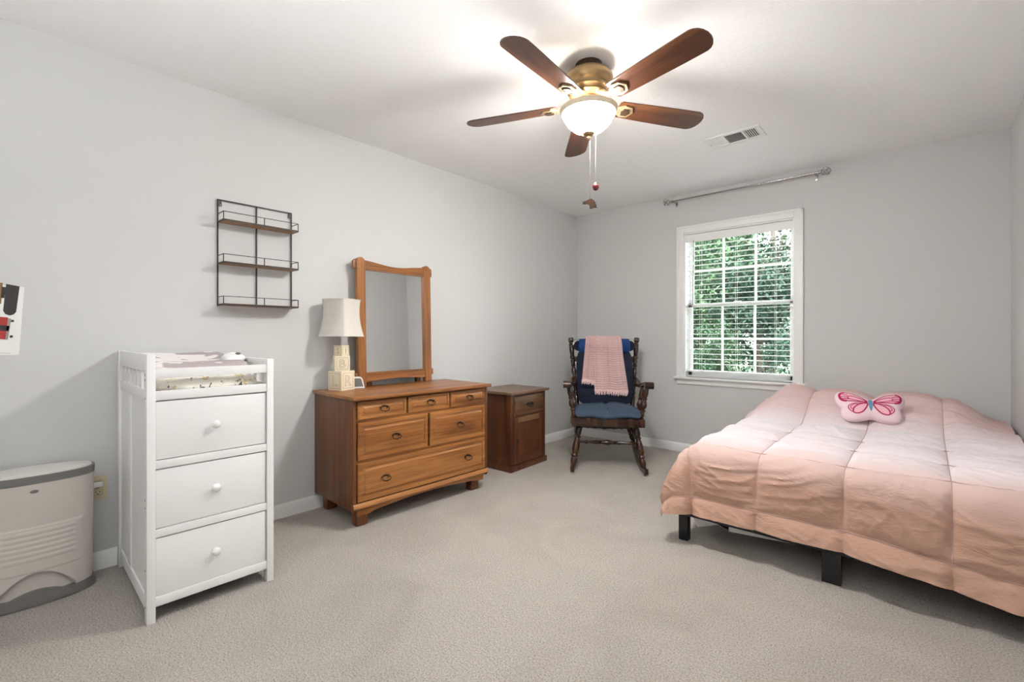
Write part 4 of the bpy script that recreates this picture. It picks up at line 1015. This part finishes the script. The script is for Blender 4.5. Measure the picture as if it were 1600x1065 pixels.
# pads
fp = thing('changing_pad', 'cream floral changing pad on the changing table behind its front rail', 'pad', (0.016, -3.7335, 0.853), -0.015)
bm = BM(); N_ = 120
padmesh(bm, 0.63, 0.399, 0.082, lambda a, b, d_: Vector((0.354 + a, b, 0.0395 + d_ * 0.95 + 0.0)), nu=60, nv=50, e=10)
for v_ in bm.verts:
    if v_.co.x > 0.55: v_.co.x += 0.003 * math.sin(v_.co.y * 60)
obj('pad_cover', bm, m_floral, fp, 80)
gp = thing('contour_pad', 'grey pad with white cloud print on top of the floral pad', 'pad', (0.016, -3.7335, 0.931), -0.015)
bm = BM()
def gpl(a, b, d_):
    x = 0.30 + a; lift = 0.040 * (1 - sm(0.0, 0.34, x)) + 0.016 * (abs(b) / 0.19) ** 2
    return Vector((x, b, 0.026 + d_ + (lift if d_ > 0 else 0)))
padmesh(bm, 0.54, 0.378, 0.052, gpl, nu=50, nv=40, e=6)
obj('pad_cover', bm, m_cloud, gp, 80)
wp = thing('white_dome_device', 'small white domed device with grey button at back of changing table', 'device', (0.425, -3.590, 0.9825), 1.3)  # unidentified white device, gives no light
bm = BM(); lathe(bm, (0, 0, 0), (0, 0, 0.040), [(0, 0.050), (0.15, 0.054), (0.5, 0.048), (0.8, 0.032), (0.95, 0.014), (1, 0.001)], 24); 
for v_ in bm.verts: v_.co.y *= 1.25
obj('device_body', bm, m_white_plastic, wp, 60)
bm = BM(); uvsphere(bm, (0.02, -0.035, 0.034), 0.012, 0.014, 0.006, 12, 8); o = obj('button', bm, m_pail_grey, wp)

# ------------------------------------------------------------------ diaper pail
dp = thing('diaper_pail', 'beige oval step pail with grey rim beside the changing table', 'pail', (0.118, -4.236, 0), 0.0)
PA, PB = 0.178, 0.096                              # half length along the wall (y), half depth (x)
def el(a, k=1.0, da=0.0): # superellipse outline, angle 0 points into the room
    ca, sa_ = math.cos(a), math.sin(a); e = 2.4
    r_ = (abs(ca / (PB * k + da)) ** e + abs(sa_ / (PA * k + da)) ** e) ** (-1 / e)
    return r_ * ca, r_ * sa_
def taper(z): return 0.975 + 0.025 * sm(0.0, 0.5, z)
def pail_pt(u, w):
    a = 2 * PI * u - PI; z = 0.038 + (0.500 - 0.038) * w
    x, y = el(a, taper(z))
    yc_ = y + 0.005; hgt = 0.052 + 0.085 * max(0.0, 1 - (yc_ / 0.115) ** 2)
    if x > 0:
        if abs(yc_) < 0.115: x -= 0.022 * (1 - sm(hgt - 0.010, hgt, z))
        if abs(y) < 0.14 and 0.14 < z < 0.325 and z > hgt: x += 0.0025 * sm(0.14, 0.132, abs(y)) * (1 - sm(0.318, 0.325, z))
        if abs(y) < 0.115 and 0.185 < z < 0.312:
            x += 0.0022 * abs(math.sin((z - 0.185) * PI / 0.0212)) * sm(0.115, 0.105, abs(y))
    return Vector((x, y, z))
bm = BM(); R_ = grid(bm, 200, 150, pail_pt, True); bm.faces.new([r_[-1] for r_ in R_]); bm.faces.new([r_[0] for r_ in R_][::-1])
obj('pail_body', bm, m_pail, dp, 60)
def ring(bm, z0, z1, k0, k1, n_=80, da=0.0, cap=True):
    A = [bm.verts.new((*el(2 * PI * k / n_, k0, da), z0)) for k in range(n_)]; B_ = [bm.verts.new((*el(2 * PI * k / n_, k1, da), z1)) for k in range(n_)]
    for k in range(n_): bm.faces.new((A[k], A[(k + 1) % n_], B_[(k + 1) % n_], B_[k]))
    if cap: bm.faces.new(A[::-1]); bm.faces.new(B_)
bm = BM(); ring(bm, 0.498, 0.530, 1.015, 1.02); o = obj('rim_band', bm, m_pail_grey, dp); o['label'] = 'grey rim band'
bm = BM(); ring(bm, 0.529, 0.536, 0.97, 0.955); ring(bm, 0.5355, 0.541, 0.955, 0.80); ring(bm, 0.5405, 0.543, 0.80, 0.3); obj('lid', bm, m_pail_lid, dp, 60)
bm = BM(); ring(bm, 0.0, 0.040, 1.04, 1.0); o = obj('base_band', bm, m_pail_grey, dp); o['label'] = 'grey base band'
bm = BM(); x_ = PB
P = [(-0.118 + 0.225 * k / 14, 0.010) for k in range(15)] + [(0.107 - 0.225 * k / 14, 0.026 + 0.034 * math.sin(PI * k / 14)) for k in range(15)]
A = [bm.verts.new((el(math.atan2(a_ / PA, 1.0) if False else math.asin(max(-1, min(1, a_ / PA * 0.93))), 1.03)[0] + 0.003, a_, b_)) for a_, b_ in P]
B_ = [bm.verts.new((v_.co.x - 0.03, v_.co.y, v_.co.z)) for v_ in A]; n_ = len(A)
bm.faces.new(A); bm.faces.new(B_[::-1])
for k in range(n_): bm.faces.new((A[k], A[(k + 1) % n_], B_[(k + 1) % n_], B_[k]))
o = obj('pedal', bm, m_pail_grey, dp); o['label'] = 'grey foot pedal'
bm = BM(); uvsphere(bm, (el(0.0)[0] + 0.000, 0.0 - 0.012, 0.468), 0.004, 0.013, 0.0065, 16, 8); o = obj('badge', bm, m_pail_grey, dp); o['label'] = 'small grey oval badge'

# ------------------------------------------------------------------ outlet, plug, poster
ou = thing('wall_outlet', 'ivory duplex outlet plate on wall between pail and changing table', 'outlet', (0.0, -4.031, 0.384))
bm = BM(); box(bm, 0.0, 0.006, -0.036, 0.036, -0.057, 0.057, 0.003); obj('cover_plate', bm, m_ivory, ou)
for s in (-1, 1):
    bm = BM(); box(bm, 0.005, 0.0075, -0.017, 0.017, s * 0.020 - 0.014, s * 0.020 + 0.014, 0.004); k_ = obj('socket', bm, m_ivory, ou)
    bm = BM()
    for yy in (-0.0065, 0.0065): box(bm, 0.0072, 0.0080, yy - 0.0012, yy + 0.0012, s * 0.020 - 0.002, s * 0.020 + 0.006)
    rod(bm, (0.0072, 0, s * 0.020 - 0.008), (0.008, 0, s * 0.020 - 0.008), 0.0025, n=10); obj('slots', bm, m_dark, k_)
bm = BM(); rod(bm, (0.0072, 0, 0), (0.0085, 0, 0), 0.003, n=10); obj('screw', bm, m_steel, ou)
pl = thing('plug_adapter', 'white rounded plug pushed into the ivory outlet', 'plug', (0.0075, -4.035, 0.404))
bm = BM(); box(bm, 0.0, 0.030, -0.042, 0.020, -0.011, 0.011, 0.007, 3); obj('plug_body', bm, m_white_plastic, pl)
bm = BM(); sweep(bm, [(0.016, -0.041, 0), (0.018, -0.060, -0.006), (0.018, -0.072, -0.06), (0.02, -0.08, -0.2), (0.02, -0.085, -0.397)], 0.003, 8); obj('plug_cord', bm, m_white_plastic, pl)

ps = thing('picture_poster', 'white poster with dark cylinder and red machine pictures on wall', 'poster', (0.0, -4.36, 1.168))
ps.rotation_euler = (-0.052, 0, 0)
hw_, hh_ = 0.0835, 0.1475
B1('poster_sheet', (0.0008, 0.0022, -0.16, hw_, -hh_, hh_), m_paper, ps)
def pt_(x, y): # picture pixel to poster coordinates
    return (0.0105 + 0.0019 * x, (499.5 - y) * 0.00278)
def flat(name, poly, mat, x=0.0024):
    bm = BM(); prism(bm, [pt_(*p) for p in poly], x - 0.0004, x, 'yz'); return obj(name, bm, mat, ps)
flat('printed_cylinder', [(10, 444), (31, 446), (28.5, 486), (25, 490), (19, 492), (12, 490), (8.5, 485)], m_print_dark)
flat('printed_brown_block', [(-12, 443), (5, 443), (5, 475), (-12, 475)], m_print_brown)
flat('printed_cylinder', [(4, 449), (10, 449), (9, 466), (4, 466)], m_print_dark)
flat('printed_red_machine', [(-16, 494), (17, 495), (15, 529), (-16, 527)], m_print_red)
flat('printed_red_machine', [(-14, 506), (20, 508), (19, 516), (-14, 515)], m_print_dark, 0.0028)
flat('printed_grey_post', [(17, 496), (22, 497), (19, 529), (15, 529)], m_print_grey, 0.0028)
for y in (500, 524): flat('printed_peg', [(22, y - 2), (26.5, y - 1.5), (26, y + 1.5), (21.5, y + 2)], m_print_dark)
flat('printed_line', [(-14, 548.5), (25, 549.5), (25, 550), (-14, 549)], m_print_grey)
flat('printed_line', [(7, 529), (7.5, 529), (6, 549), (5.5, 549)], m_print_grey)
flat('printed_icon', [(-6, 537), (2, 537), (5, 540), (4, 543), (-6, 543)], m_print_grey)
